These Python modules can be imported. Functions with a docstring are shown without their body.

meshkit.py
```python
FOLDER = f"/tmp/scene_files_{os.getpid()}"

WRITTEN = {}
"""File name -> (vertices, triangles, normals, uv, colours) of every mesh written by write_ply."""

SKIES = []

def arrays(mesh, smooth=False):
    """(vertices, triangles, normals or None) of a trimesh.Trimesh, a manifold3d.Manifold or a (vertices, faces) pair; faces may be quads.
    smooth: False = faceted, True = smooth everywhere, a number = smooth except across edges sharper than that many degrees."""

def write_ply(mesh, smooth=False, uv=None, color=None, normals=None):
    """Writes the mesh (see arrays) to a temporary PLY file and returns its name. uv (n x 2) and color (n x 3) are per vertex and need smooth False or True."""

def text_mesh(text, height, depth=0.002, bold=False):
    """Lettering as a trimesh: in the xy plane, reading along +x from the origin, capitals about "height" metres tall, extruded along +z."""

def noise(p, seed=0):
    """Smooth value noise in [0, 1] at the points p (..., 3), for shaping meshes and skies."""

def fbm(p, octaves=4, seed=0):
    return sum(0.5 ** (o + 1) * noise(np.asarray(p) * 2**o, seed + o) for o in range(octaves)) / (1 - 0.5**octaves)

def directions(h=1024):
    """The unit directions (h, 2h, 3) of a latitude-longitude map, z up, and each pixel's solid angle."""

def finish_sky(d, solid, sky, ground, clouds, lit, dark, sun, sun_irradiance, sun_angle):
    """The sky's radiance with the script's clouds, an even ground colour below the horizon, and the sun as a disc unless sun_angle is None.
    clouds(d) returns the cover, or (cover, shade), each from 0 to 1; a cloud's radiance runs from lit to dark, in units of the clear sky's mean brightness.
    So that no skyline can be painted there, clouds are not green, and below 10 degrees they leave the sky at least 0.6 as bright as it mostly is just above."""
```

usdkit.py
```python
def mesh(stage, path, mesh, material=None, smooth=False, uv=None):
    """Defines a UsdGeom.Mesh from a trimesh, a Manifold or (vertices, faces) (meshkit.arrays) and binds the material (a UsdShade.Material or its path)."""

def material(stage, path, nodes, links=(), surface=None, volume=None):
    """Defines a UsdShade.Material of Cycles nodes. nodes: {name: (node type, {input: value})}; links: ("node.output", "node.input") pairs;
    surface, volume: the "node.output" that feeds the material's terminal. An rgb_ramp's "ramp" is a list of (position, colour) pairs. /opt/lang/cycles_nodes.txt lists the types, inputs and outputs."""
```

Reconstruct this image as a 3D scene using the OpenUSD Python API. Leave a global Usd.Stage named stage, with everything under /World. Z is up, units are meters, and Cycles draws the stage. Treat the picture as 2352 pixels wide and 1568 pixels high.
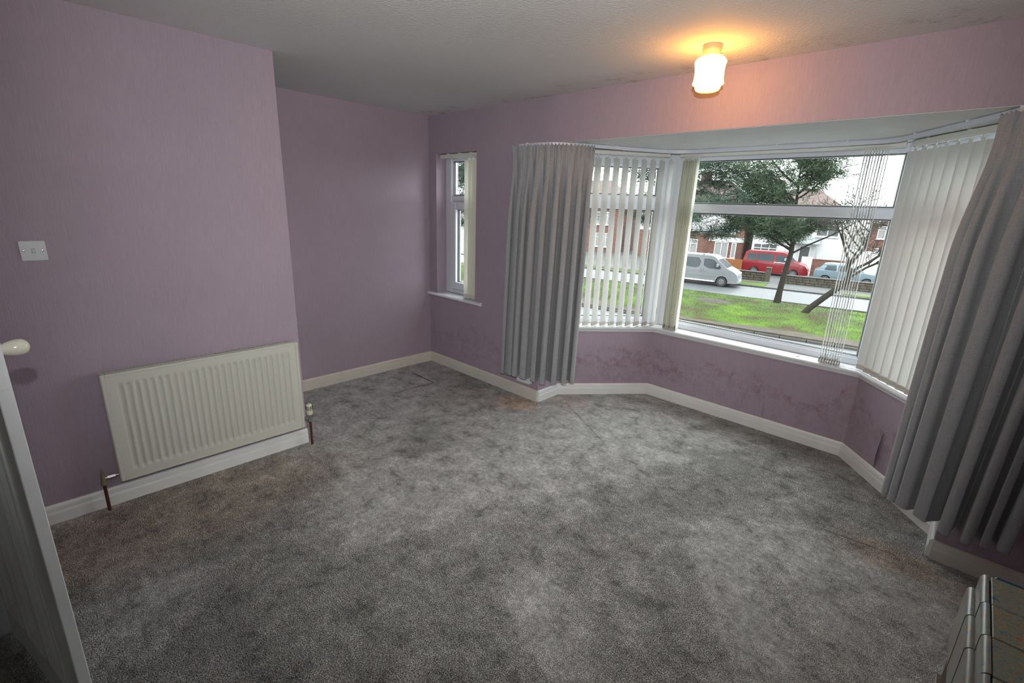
import math, random
import numpy as np
import trimesh, usdkit
import meshkit
from shapely.geometry import Polygon, Point, box as sbox
from shapely.ops import unary_union
from pxr import Usd, UsdGeom, UsdLux, UsdShade, Gf, Sdf, Vt

stage = Usd.Stage.CreateInMemory()
UsdGeom.SetStageUpAxis(stage, 'Z')
UsdGeom.Xform.Define(stage, '/World')

# ------------------------------------------------------------------ camera, sky, flash, exposure
CAM = (3.97467, -2.92839, 1.61536)
HEAD, PITCH, ROLL = 43.5524, -15.8585, -2.0533
cam = UsdGeom.Camera.Define(stage, '/World/camera')
cam.CreateHorizontalApertureAttr(36.0)
cam.CreateFocalLengthAttr(36.0 * 1090.86 / 2352)
cam.CreateClippingRangeAttr(Gf.Vec2f(0.05, 2000))
cam.CreateExposureAttr(0.0)
def rot(axis, deg):
    return np.array(Gf.Matrix3d(Gf.Rotation(Gf.Vec3d(*axis), deg))).T
_R = rot((0, 0, 1), HEAD) @ rot((1, 0, 0), PITCH) @ rot((0, 1, 0), ROLL)
_M = np.eye(4)
_M[:3, :3] = np.stack([_R[:, 0], _R[:, 2], -_R[:, 1]], 1)      # right, up, back
_M[:3, 3] = CAM
cam.AddTransformOp().Set(Gf.Matrix4d(*_M.T.ravel().tolist()))

sky = UsdLux.DomeLight.Define(stage, '/World/sky')              # even bright overcast
sky.CreateIntensityAttr(2.7)
sky.CreateColorAttr(Gf.Vec3f(0.95, 0.985, 1.0))

flash = UsdLux.SphereLight.Define(stage, '/World/camera_flash')  # the flash on top of the camera (the door knob throws its shadow)
flash.CreateRadiusAttr(0.008)
flash.CreateIntensityAttr(86000.0)
flash.CreateColorAttr(Gf.Vec3f(1.0, 0.98, 0.95))
_F = np.eye(4); _r = rot((0, 0, 1), HEAD + 0.5) @ rot((1, 0, 0), -3.0)
_F[:3, :3] = np.stack([_r[:, 0], _r[:, 2], -_r[:, 1]], 1); _F[:3, 3] = np.array(CAM) + np.array([0.0, 0.0, 0.18])
flash.AddTransformOp().Set(Gf.Matrix4d(*_F.T.ravel().tolist()))
shp = UsdLux.ShapingAPI.Apply(flash.GetPrim())
shp.CreateShapingConeAngleAttr(57.5)
shp.CreateShapingConeSoftnessAttr(0.9)

# ------------------------------------------------------------------ helpers
_used = {}
def numbered(parent, name):
    k = (parent, name)
    n = _used.get(k, 0)
    _used[k] = n + 1
    return name if n == 0 else '%s_%03d' % (name, n)
def tag(prim, label=None, cat=None, group=None, kind=None):
    for k, v in (('label', label), ('category', cat), ('group', group), ('kind', kind)):
        if v:
            prim.SetCustomDataByKey(k, v)
    return prim
def pathof(parent):
    return '/World' if parent is None else str(parent.GetPath())
def obj(name, mesh, m, parent=None, smooth=False, label=None, cat=None, group=None, kind=None):
    pp = pathof(parent)
    p = usdkit.mesh(stage, pp + '/' + numbered(pp, name), mesh, m, smooth=smooth).GetPrim()
    return tag(p, label, cat, group, kind)
def thing(name, label=None, cat=None, loc=(0, 0, 0), rz=0.0, group=None, kind=None, parent=None):
    pp = pathof(parent)
    x = UsdGeom.Xform.Define(stage, pp + '/' + numbered(pp, name))
    x.AddTranslateOp().Set(Gf.Vec3d(*map(float, loc)))
    x.AddRotateZOp().Set(float(math.degrees(rz)))
    return tag(x.GetPrim(), label, cat, group, kind)
def dup(root, loc, rz, label, scale=1.0):
    was = root.GetCustomData()
    pp = '/World'
    x = UsdGeom.Xform.Define(stage, pp + '/' + numbered(pp, root.GetName().split('_0')[0]))
    x.GetPrim().GetReferences().AddInternalReference(root.GetPath())
    x.ClearXformOpOrder()
    x.GetPrim().SetInstanceable(True)
    x.GetPrim().CreateAttribute('xformOp:translate', Sdf.ValueTypeNames.Double3).Set(Gf.Vec3d(*map(float, loc)))
    x.GetPrim().CreateAttribute('xformOp:rotateZ', Sdf.ValueTypeNames.Float).Set(float(math.degrees(rz)))
    x.GetPrim().CreateAttribute('xformOp:scale', Sdf.ValueTypeNames.Float3).Set(Gf.Vec3f(scale, scale, scale))
    x.GetXformOpOrderAttr().Set(Vt.TokenArray(['xformOp:translate', 'xformOp:rotateZ', 'xformOp:scale']))
    tag(x.GetPrim(), label, was.get('category'), was.get('group'))
    return x.GetPrim()
cat_ = trimesh.util.concatenate
def bx(x0, x1, y0, y1, z0, z1, b=0.0):
    x0, x1 = min(x0, x1), max(x0, x1); y0, y1 = min(y0, y1), max(y0, y1); z0, z1 = min(z0, z1), max(z0, z1)
    if b <= 0:
        m = trimesh.creation.box((x1 - x0, y1 - y0, z1 - z0))
        m.apply_translation(((x0 + x1) / 2, (y0 + y1) / 2, (z0 + z1) / 2))
        return m
    b = min(b, (x1 - x0) * .45, (y1 - y0) * .45, (z1 - z0) * .45)
    P = []
    for X, sx in ((x0, 1), (x1, -1)):
        for Y, sy in ((y0, 1), (y1, -1)):
            for Z, sz in ((z0, 1), (z1, -1)):
                P += [(X, Y + sy * b, Z + sz * b), (X + sx * b, Y, Z + sz * b), (X + sx * b, Y + sy * b, Z)]
    return trimesh.convex.convex_hull(np.array(P))
def tube(pts, r, n=8, cap=True):
    pts = np.asarray(pts, float)
    r = np.broadcast_to(np.asarray(r, float), (len(pts),))
    T = np.gradient(pts, axis=0)
    T /= np.linalg.norm(T, axis=1, keepdims=True) + 1e-12
    up = np.array([0, 0, 1.0]) if abs(T[0][2]) < 0.9 else np.array([1.0, 0, 0])
    V, F = [], []
    a = np.cross(T[0], up); a /= np.linalg.norm(a)
    for i in range(len(pts)):
        a = a - T[i] * np.dot(a, T[i]); a /= np.linalg.norm(a) + 1e-12
        b = np.cross(T[i], a)
        for k in range(n):
            t = 2 * math.pi * k / n
            V.append(pts[i] + r[i] * (math.cos(t) * a + math.sin(t) * b))
    for i in range(len(pts) - 1):
        for k in range(n):
            p, q = i * n + k, i * n + (k + 1) % n
            F += [(p, q, q + n), (p, q + n, p + n)]
    if cap:
        for i, s in ((0, -1), (len(pts) - 1, 1)):
            c = len(V); V.append(pts[i])
            for k in range(n):
                p, q = i * n + k, i * n + (k + 1) % n
                F.append((c, p, q) if s > 0 else (c, q, p))
    m = trimesh.Trimesh(np.array(V), np.array(F), process=False)
    return m
def lathe(prof, n=32):
    m = trimesh.creation.revolve(np.array(prof, float), sections=n)
    return m
def extr(poly, h, z=0.0):
    ms = []
    for g in getattr(poly, 'geoms', [poly]):
        ms.append(trimesh.creation.extrude_polygon(g, h))
    m = cat_(ms)
    m.apply_translation((0, 0, z))
    return m
def xf(m, R=None, t=(0, 0, 0)):
    m = m.copy()
    if R is not None:
        M = np.eye(4); M[:3, :3] = R
        m.apply_transform(M)
    m.apply_translation(t)
    return m
def offset_path(path, d):
    """The open plan path moved d to its left, corners mitred."""
    P = [np.array(p, float) for p in path]
    out = []
    ns = []
    for a, b in zip(P[:-1], P[1:]):
        u = (b - a) / np.linalg.norm(b - a)
        ns.append(np.array([-u[1], u[0]]))
    for i, p in enumerate(P):
        if i == 0: out.append(p + ns[0] * d)
        elif i == len(P) - 1: out.append(p + ns[-1] * d)
        else:
            n = ns[i - 1] + ns[i]
            out.append(p + n * d / (np.dot(n, ns[i])))
    return out
def sweep(prof, path):
    """prof: closed loop of (offset to the left, z); mitred along the open plan path."""
    rings = []
    n = len(prof)
    offs = {d: offset_path(path, d) for d, _ in prof}
    V = [(*offs[d][i], z) for i in range(len(path)) for d, z in prof]
    F = []
    for i in range(len(path) - 1):
        for k in range(n):
            p, q = i * n + k, i * n + (k + 1) % n
            F += [(p, q, q + n), (p, q + n, p + n)]
    poly = Polygon(prof)
    v2, f2 = trimesh.creation.triangulate_polygon(poly, engine='earcut')
    idx = [int(np.argmin(((np.array(prof) - v) ** 2).sum(1))) for v in v2]
    L = (len(path) - 1) * n
    for f in f2:
        a, b, c = (idx[j] for j in f)
        F += [(a, b, c), (L + c, L + b, L + a)]
    m = trimesh.Trimesh(np.array(V), np.array(F), process=False)
    m.fix_normals()
    return m
def union(ms):
    return trimesh.boolean.union(ms, engine='manifold')
def diff(a, bs):
    return trimesh.boolean.difference([a] + list(bs), engine='manifold')
EXT = 1.0
def S(r, g, b):
    f = lambda c: c / 12.92 if c <= 0.04045 else ((c + 0.055) / 1.055) ** 2.4
    return tuple(EXT * f(x / 255.0) for x in (r, g, b))
def mul(c, k): return tuple(min(1.0, x * k) for x in c)

# ------------------------------------------------------------------ materials
_mats = {}
def M(name, nodes, links=(), surface='p.BSDF'):
    m = usdkit.material(stage, '/World/Looks/' + name, nodes, list(links), surface=surface)
    _mats[name] = m
    return m
UsdGeom.Scope.Define(stage, '/World/Looks')
def plain(name, col, rough=0.5, spec=0.5, metal=0.0, coat=0.0, **kw):
    return M(name, {'p': ('principled_bsdf', dict(base_color=col, roughness=rough, specular_ior_level=spec, metallic=metal, coat_weight=coat, **kw))})
def speck(name, col, rough=0.5, scale=20.0, amt=0.12, bump=0.0, bscale=None, spec=0.5, stretch=(1, 1, 1), dist=0.002):
    """A colour that varies a little with noise, and a noise bump."""
    lo, hi = mul(col, 1 - amt), mul(col, 1 + amt)
    nodes = {'tc': ('texture_coordinate', {}), 'mp': ('mapping', {'scale': stretch}),
             'n': ('noise_texture', {'scale': scale, 'detail': 4.0}),
             'r': ('rgb_ramp', {'ramp': [(0.3, lo), (0.7, hi)]}),
             'p': ('principled_bsdf', {'roughness': rough, 'specular_ior_level': spec})}
    links = [('tc.object', 'mp.vector'), ('mp.vector', 'n.vector'), ('n.fac', 'r.fac'), ('r.color', 'p.base_color')]
    if bump:
        nodes['n2'] = ('noise_texture', {'scale': bscale or scale, 'detail': 3.0})
        nodes['b'] = ('bump', {'strength': bump, 'distance': dist})
        links += [('mp.vector', 'n2.vector'), ('n2.fac', 'b.height'), ('b.normal', 'p.normal')]
    return M(name, nodes, links)

WALLC = (0.372, 0.306, 0.368)
def wall_material(name, mould):
    """Mauve ribbed wallpaper; mould: list of damp stains (z0, z1, strength) low on the front wall and bay."""
    n = {'tc': ('texture_coordinate', {}),
         'mp': ('mapping', {'scale': (1, 1, 0.035)}),
         'rib': ('noise_texture', {'scale': 250.0, 'detail': 2.5, 'roughness': 0.6}),
         'mp2': ('mapping', {'scale': (1, 1, 0.35)}),
         'fine': ('noise_texture', {'scale': 330.0, 'detail': 2.0}),
         'add': ('math', {'math_type': 'add'}),
         'b': ('bump', {'strength': 0.5, 'distance': 0.003}),
         'big': ('noise_texture', {'scale': 1.3, 'detail': 3.0}),
         'rc': ('rgb_ramp', {'ramp': [(0.3, mul(WALLC, 0.94)), (0.7, mul(WALLC, 1.05))]}),
         'rr': ('rgb_ramp', {'ramp': [(0.3, (0.92, 0.92, 0.92)), (0.65, (1.04, 1.04, 1.04))]}),
         'mx': ('mix_color', {'blend_type': 'multiply', 'fac': 1.0, 'use_clamp': False}),
         'p': ('principled_bsdf', {'roughness': 0.8, 'specular_ior_level': 0.22})}
    l = [('tc.object', 'mp.vector'), ('mp.vector', 'rib.vector'), ('tc.object', 'mp2.vector'), ('mp2.vector', 'fine.vector'),
         ('rib.fac', 'add.value1'), ('fine.fac', 'add.value2'), ('add.value', 'b.height'), ('b.normal', 'p.normal'),
         ('tc.object', 'big.vector'), ('big.fac', 'rc.fac'), ('rib.fac', 'rr.fac'), ('rc.color', 'mx.a'), ('rr.color', 'mx.b')]
    if not mould:
        l.append(('mx.result', 'p.base_color'))
        return M(name, n, l)
    # damp: a tide-mark band whose height wanders with noise, and blotches below it
    n.update({'sep': ('separate_xyz', {}),
              'w': ('noise_texture', {'scale': 3.2, 'detail': 5.0, 'roughness': 0.65}),
              'wm': ('map_range', {'from_min': 0.3, 'from_max': 0.7, 'to_min': -0.17, 'to_max': 0.17}),
              'zz': ('math', {'math_type': 'add'}),
              'band': ('rgb_ramp', {'ramp': [(0.0, (0.25,) * 3), (0.14, (0.26,) * 3), (0.26, (0.55,) * 3), (0.345, (1.0,) * 3), (0.40, (0.28,) * 3), (0.52, (0.03,) * 3), (1, (0, 0, 0))]}),
              'blot': ('noise_texture', {'scale': 16.0, 'detail': 6.0, 'roughness': 0.7}),
              'bm': ('map_range', {'from_min': 0.42, 'from_max': 0.66, 'to_min': 0.0, 'to_max': 1.0, 'clamp': True}),
              'bv': ('rgb_to_bw', {}),
              'f0': ('math', {'math_type': 'multiply', 'value2': mould}), 'f': ('math', {'math_type': 'multiply', 'use_clamp': True}),
              'st': ('mix_color', {'blend_type': 'mix', 'b': (0.20, 0.11, 0.125)})})
    l += [('tc.object', 'sep.vector'), ('tc.object', 'w.vector'), ('w.fac', 'wm.value'), ('sep.z', 'zz.value1'), ('wm.result', 'zz.value2'),
          ('zz.value', 'band.fac'), ('tc.object', 'blot.vector'), ('blot.fac', 'bm.value'), ('band.color', 'bv.color'),
          ('bv.val', 'f0.value1'), ('f0.value', 'f.value1'), ('bm.result', 'f.value2'), ('f.value', 'st.fac'), ('mx.result', 'st.a'), ('st.result', 'p.base_color')]
    return M(name, n, l)
m_wall = wall_material('mauve_wallpaper', 0)
m_wall_damp = wall_material('mauve_wallpaper_damp', 0.75)
m_wall_spots = wall_material('mauve_wallpaper_spotted', 0.45)

def carpet_material():
    """Grey saxony pile: fine light and dark tufts, trodden blotches where the nap lies another way, broad swept areas, and rusty stains."""
    lo, mid, hi = (0.040, 0.041, 0.039), (0.285, 0.290, 0.284), (0.80, 0.805, 0.80)
    n = {'tc': ('texture_coordinate', {}),
         'tuft': ('noise_texture', {'scale': 225.0, 'detail': 2.0, 'roughness': 0.6}), 'clump': ('noise_texture', {'scale': 42.0, 'detail': 4.0, 'roughness': 0.7}), 'cr': ('rgb_ramp', {'ramp': [(0.34, (0.74, 0.74, 0.74)), (0.5, (1.0, 1.0, 1.0)), (0.66, (1.26, 1.26, 1.26))]}), 'zs': ('map_range', {'from_min': 0.46, 'from_max': 0.56, 'to_min': 0.0, 'to_max': 0.55, 'clamp': True}), 'fl': ('mix_color', {'b': (0.300, 0.304, 0.299)}), 'm0': ('mix_color', {'blend_type': 'multiply', 'fac': 1.0, 'use_clamp': False}),
         'tr': ('rgb_ramp', {'ramp': [(0.33, lo), (0.5, mid), (0.68, hi)]}),
         'patch': ('noise_texture', {'scale': 8.0, 'detail': 9.0, 'roughness': 0.72, 'distortion': 0.15}),
         'pr': ('rgb_ramp', {'ramp': [(0.37, (0.60, 0.60, 0.595)), (0.455, (0.92, 0.92, 0.915)), (0.54, (1.04, 1.04, 1.04)), (0.62, (1.30, 1.30, 1.30))]}),
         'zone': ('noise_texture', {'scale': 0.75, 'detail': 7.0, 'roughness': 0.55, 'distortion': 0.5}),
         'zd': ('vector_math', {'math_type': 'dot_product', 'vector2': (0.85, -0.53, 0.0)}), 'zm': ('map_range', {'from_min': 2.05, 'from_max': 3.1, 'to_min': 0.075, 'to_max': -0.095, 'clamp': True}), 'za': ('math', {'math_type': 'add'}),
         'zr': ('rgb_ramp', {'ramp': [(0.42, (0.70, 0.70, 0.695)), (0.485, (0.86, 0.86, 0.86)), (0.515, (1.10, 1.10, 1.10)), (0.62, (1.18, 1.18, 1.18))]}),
         'mp': ('mapping', {'scale': (2.2, 9.0, 1.0), 'rotation': (0, 0, 0.7)}),
         'foot': ('noise_texture', {'scale': 1.6, 'detail': 8.0, 'roughness': 0.72}),
         'fr': ('rgb_ramp', {'ramp': [(0.33, (0.52, 0.52, 0.52)), (0.43, (1.0, 1.0, 1.0))]}),
         'm1': ('mix_color', {'blend_type': 'multiply', 'fac': 1.0, 'use_clamp': False}),
         'm2': ('mix_color', {'blend_type': 'multiply', 'fac': 0.62, 'use_clamp': False}),
         'm3': ('mix_color', {'blend_type': 'multiply', 'fac': 1.0, 'use_clamp': False}),
         'b': ('bump', {'strength': 0.7, 'distance': 0.005}),
         'p': ('principled_bsdf', {'roughness': 0.95, 'specular_ior_level': 0.1})}
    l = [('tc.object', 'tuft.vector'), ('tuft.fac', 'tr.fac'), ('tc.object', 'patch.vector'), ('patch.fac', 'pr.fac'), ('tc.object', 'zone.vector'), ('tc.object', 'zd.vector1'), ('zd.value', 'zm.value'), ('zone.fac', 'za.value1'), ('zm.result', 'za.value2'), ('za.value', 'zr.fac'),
         ('tc.object', 'mp.vector'), ('mp.vector', 'foot.vector'), ('foot.fac', 'fr.fac'),
         ('tc.object', 'clump.vector'), ('clump.fac', 'cr.fac'), ('za.value', 'zs.value'), ('zs.result', 'fl.fac'), ('tr.color', 'fl.a'), ('fl.result', 'm0.a'), ('cr.color', 'm0.b'), ('m0.result', 'm1.a'), ('pr.color', 'm1.b'), ('m1.result', 'm2.a'), ('fr.color', 'm2.b'), ('m2.result', 'm3.a'), ('zr.color', 'm3.b'),
         ('tuft.fac', 'b.height'), ('b.normal', 'p.normal')]
    last = 'm3.result'
    stains = [((1.22, -2.55, 0), (0.24, 0.55), (1.26, 1.03, 0.80)), ((1.42, -0.16, 0), (0.12, 0.10), (1.35, 0.92, 0.66)), ((3.98, -0.16, 0), (0.13, 0.08), (0.95, 0.70, 0.52)), ((1.62, 0.22, 0), (0.14, 0.12), (1.1, 0.88, 0.74))]
    for i, (c, r, col) in enumerate(stains):
        n.update({'v%d' % i: ('mapping', {'mapping_type': 'texture', 'location': c, 'scale': (r[0] * 2, r[1] * 2, 1.0)}),
                  'g%d' % i: ('gradient_texture', {'gradient_type': 'spherical'}),
                  'gn%d' % i: ('math', {'math_type': 'multiply', 'use_clamp': True}),
                  'gm%d' % i: ('math', {'math_type': 'multiply', 'value2': 2.2, 'use_clamp': True}),
                  's%d' % i: ('mix_color', {'blend_type': 'multiply', 'b': col, 'use_clamp': False})})
        l += [('tc.object', 'v%d.vector' % i), ('v%d.vector' % i, 'g%d.vector' % i), ('g%d.fac' % i, 'gm%d.value1' % i), ('gm%d.value' % i, 'gn%d.value1' % i),
              ('patch.fac', 'gn%d.value2' % i), ('gn%d.value' % i, 's%d.fac' % i), (last, 's%d.a' % i)]
        last = 's%d.result' % i
    # cuts: where the fitter's knife went through the pile (short straight lines)
    for i, (a, b, w, k) in enumerate((((0.221, -0.394), (0.569, -0.395), .006, .25), ((0.569, -0.395), (0.559, -0.817), .0045, .4), ((3.664, -0.154), (4.011, -0.114), .004, .5), ((1.703, 0.165), (2.355, -0.218), .006, .72))):
        th = math.atan2(b[1] - a[1], b[0] - a[0]); L = math.dist(a, b)
        n.update({'ck%d' % i: ('mapping', {'mapping_type': 'texture', 'location': (*a, 0), 'rotation': (0, 0, th), 'scale': (L, w, 1.0)}), 'cs%d' % i: ('separate_xyz', {}),
                  'cx%d' % i: ('math', {'math_type': 'compare', 'value2': 0.5, 'value3': 0.5}), 'cy%d' % i: ('math', {'math_type': 'compare', 'value2': 0.0, 'value3': 1.0}),
                  'cm%d' % i: ('math', {'math_type': 'multiply'}), 'cc%d' % i: ('mix_color', {'blend_type': 'multiply', 'b': (k, k, k)})})
        l += [('tc.object', 'ck%d.vector' % i), ('ck%d.vector' % i, 'cs%d.vector' % i), ('cs%d.x' % i, 'cx%d.value1' % i), ('cs%d.y' % i, 'cy%d.value1' % i), ('cx%d.value' % i, 'cm%d.value1' % i), ('cy%d.value' % i, 'cm%d.value2' % i),
              ('cm%d.value' % i, 'cc%d.fac' % i), (last, 'cc%d.a' % i)]
        last = 'cc%d.result' % i
    l.append((last, 'p.base_color'))
    return M('carpet', n, l)
m_carpet = carpet_material()
m_paint = plain('off_white_wall_paint', (0.72, 0.71, 0.68), 0.7)

def ceiling_material():
    """White textured ceiling with a little grey mould along the front wall."""
    base = (0.66, 0.665, 0.66)
    n = {'tc': ('texture_coordinate', {}),
         'st': ('noise_texture', {'scale': 75.0, 'detail': 4.0, 'roughness': 0.6}),
         'b': ('bump', {'strength': 0.8, 'distance': 0.006}),
         'big': ('noise_texture', {'scale': 1.1, 'detail': 3.0}),
         'rc': ('rgb_ramp', {'ramp': [(0.3, mul(base, 0.94)), (0.7, mul(base, 1.04))]}),
         'sep': ('separate_xyz', {}),
         'nr': ('map_range', {'from_min': -0.32, 'from_max': 0.0, 'to_min': 0.0, 'to_max': 1.0, 'clamp': True}),
         'mo': ('noise_texture', {'scale': 9.0, 'detail': 6.0, 'roughness': 0.72}),
         'mm': ('map_range', {'from_min': 0.54, 'from_max': 0.78, 'to_min': 0.0, 'to_max': 1.0, 'clamp': True}),
         'f': ('math', {'math_type': 'multiply', 'use_clamp': True}),
         'mx': ('mix_color', {'b': (0.13, 0.12, 0.10)}),
         'p': ('principled_bsdf', {'roughness': 0.8, 'specular_ior_level': 0.25})}
    l = [('tc.object', 'st.vector'), ('st.fac', 'b.height'), ('b.normal', 'p.normal'), ('tc.object', 'big.vector'), ('big.fac', 'rc.fac'),
         ('tc.object', 'sep.vector'), ('sep.y', 'nr.value'), ('tc.object', 'mo.vector'), ('mo.fac', 'mm.value'), ('nr.result', 'f.value1'), ('mm.result', 'f.value2'),
         ('f.value', 'mx.fac'), ('rc.color', 'mx.a'), ('mx.result', 'p.base_color')]
    return M('textured_ceiling', n, l)
m_ceiling = ceiling_material()
m_bayceil = speck('bay_ceiling_paint', (0.66, 0.67, 0.65), 0.6, 8, 0.05, 0.35, 60, 0.4)
m_gloss = speck('white_gloss_paint', (0.72, 0.74, 0.735), 0.28, 6, 0.05, 0.15, 25, 0.5)
m_gloss_cream = speck('cream_gloss_paint', (0.60, 0.585, 0.52), 0.32, 6, 0.05, 0.15, 25, 0.5)
m_upvc = plain('white_upvc', (0.60, 0.63, 0.68), 0.3, 0.5)
m_sill = plain('white_sill_plastic', (0.70, 0.73, 0.76), 0.22, 0.5)
m_gasket = plain('black_gasket', (0.02, 0.024, 0.024), 0.5)
m_spacer = plain('aluminium_spacer', (0.62, 0.64, 0.63), 0.35, 0.5, 0.6)
m_beige = plain('beige_handle', (0.40, 0.37, 0.33), 0.4)
m_rad = plain('radiator_enamel', (0.535, 0.545, 0.485), 0.32, 0.5)
m_grille = plain('radiator_grille', (0.36, 0.37, 0.34), 0.45)
m_chrome = plain('chrome', (0.62, 0.62, 0.62), 0.16, 0.5, 1.0)
m_brass = speck('dull_brass', (0.20, 0.17, 0.11), 0.5, 60, 0.3)
m_copper = speck('painted_copper_pipe', (0.075, 0.022, 0.014), 0.4, 40, 0.35)
m_trv = plain('thermostat_plastic', (0.62, 0.60, 0.47), 0.38)
m_dark = plain('dark_slot', (0.02, 0.02, 0.02), 0.6)
m_plate = plain('white_switch_plastic', (0.50, 0.54, 0.56), 0.35)
m_socket = plain('white_socket_plastic', (0.68, 0.70, 0.74), 0.35)
m_rail = plain('curtain_track_plastic', (0.60, 0.63, 0.70), 0.35)
m_headrail = plain('blind_headrail', (0.66, 0.67, 0.62), 0.4)
m_weight = plain('slat_weight', (0.48, 0.465, 0.42), 0.5)
m_cord = plain('chain_plastic', (0.70, 0.70, 0.66), 0.4)
def slat_material(name, col, trans):
    return M(name, {'tc': ('texture_coordinate', {}), 'n': ('noise_texture', {'scale': 900.0, 'detail': 1.0}),
                    'r': ('rgb_ramp', {'ramp': [(0.3, mul(col, 0.93)), (0.7, mul(col, 1.05))]}),
                    'd': ('diffuse_bsdf', {}), 't': ('translucent_bsdf', {}), 'm': ('mix_closure', {'fac': trans})},
             [('tc.object', 'n.vector'), ('n.fac', 'r.fac'), ('r.color', 'd.color'), ('r.color', 't.color'), ('d.BSDF', 'm.closure1'), ('t.BSDF', 'm.closure2')], surface='m.closure')
m_slat = slat_material('blind_slat_fabric', (0.76, 0.765, 0.745), 0.30)
m_slat_cream = slat_material('blind_slat_cream', (0.86, 0.86, 0.79), 0.40)
def curtain_material():
    col = (0.285, 0.296, 0.312)
    return M('grey_slub_weave', {'tc': ('texture_coordinate', {}), 'mv': ('mapping', {'scale': (1, 1, 0.02)}), 'mh': ('mapping', {'scale': (0.06, 0.06, 1)}),
             'nv': ('noise_texture', {'scale': 620.0, 'detail': 2.0}), 'nh': ('noise_texture', {'scale': 680.0, 'detail': 2.0}),
             'a': ('math', {'math_type': 'add'}), 'h': ('math', {'math_type': 'multiply', 'value2': 0.5}),
             'r': ('rgb_ramp', {'ramp': [(0.34, mul(col, 0.80)), (0.5, col), (0.66, mul(col, 1.20))]}),
             'b': ('bump', {'strength': 0.5, 'distance': 0.001}),
             'p': ('principled_bsdf', {'roughness': 0.85, 'specular_ior_level': 0.2, 'sheen_weight': 0.15})},
             [('tc.object', 'mv.vector'), ('tc.object', 'mh.vector'), ('mv.vector', 'nv.vector'), ('mh.vector', 'nh.vector'), ('nv.fac', 'a.value1'), ('nh.fac', 'a.value2'),
              ('a.value', 'h.value1'), ('h.value', 'r.fac'), ('r.color', 'p.base_color'), ('a.value', 'b.height'), ('b.normal', 'p.normal')])
m_curtain = curtain_material()
m_pane = M('window_glass', {'ge': ('geometry', {}), 'iv': ('math', {'math_type': 'subtract', 'value1': 1.0}), 'mu': ('math', {'math_type': 'multiply'}), 'f': ('fresnel', {'IOR': 1.42}), 't': ('transparent_bsdf', {'color': (0.95, 0.97, 0.965)}), 'g': ('glossy_bsdf', {'color': (0.9, 0.95, 0.95), 'roughness': 0.0}), 'm': ('mix_closure', {})},
           [('ge.backfacing', 'iv.value2'), ('iv.value', 'mu.value1'), ('f.fac', 'mu.value2'), ('mu.value', 'm.fac'), ('t.BSDF', 'm.closure1'), ('g.BSDF', 'm.closure2')], surface='m.closure')
m_knob = M('knob_porcelain', {'tc': ('texture_coordinate', {}), 'n': ('noise_texture', {'scale': 42.0, 'detail': 3.0}),
           'r': ('rgb_ramp', {'ramp': [(0.655, (0.66, 0.65, 0.56)), (0.70, (0.20, 0.21, 0.20))]}), 'p': ('principled_bsdf', {'roughness': 0.12})},
           [('tc.object', 'n.vector'), ('n.fac', 'r.fac'), ('r.color', 'p.base_color')])

# ------------------------------------------------------------------ the room
CE = 2.40          # ceiling
HB = 2.08          # underside of the wall over the bay, and bay ceiling
XL, YL = 0.92, -1.735   # projecting left wall and the corner where the alcove begins
YB = -4.3               # back wall, behind the camera
XR = 4.95               # right wall
A = (1.515, 0.27); B = (2.055, 0.912); Cc = (3.585, 0.897); D = (4.125, 0.23)
bay_path = [A, B, Cc, D]
bay_out = offset_path(bay_path, 0.28)

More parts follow.
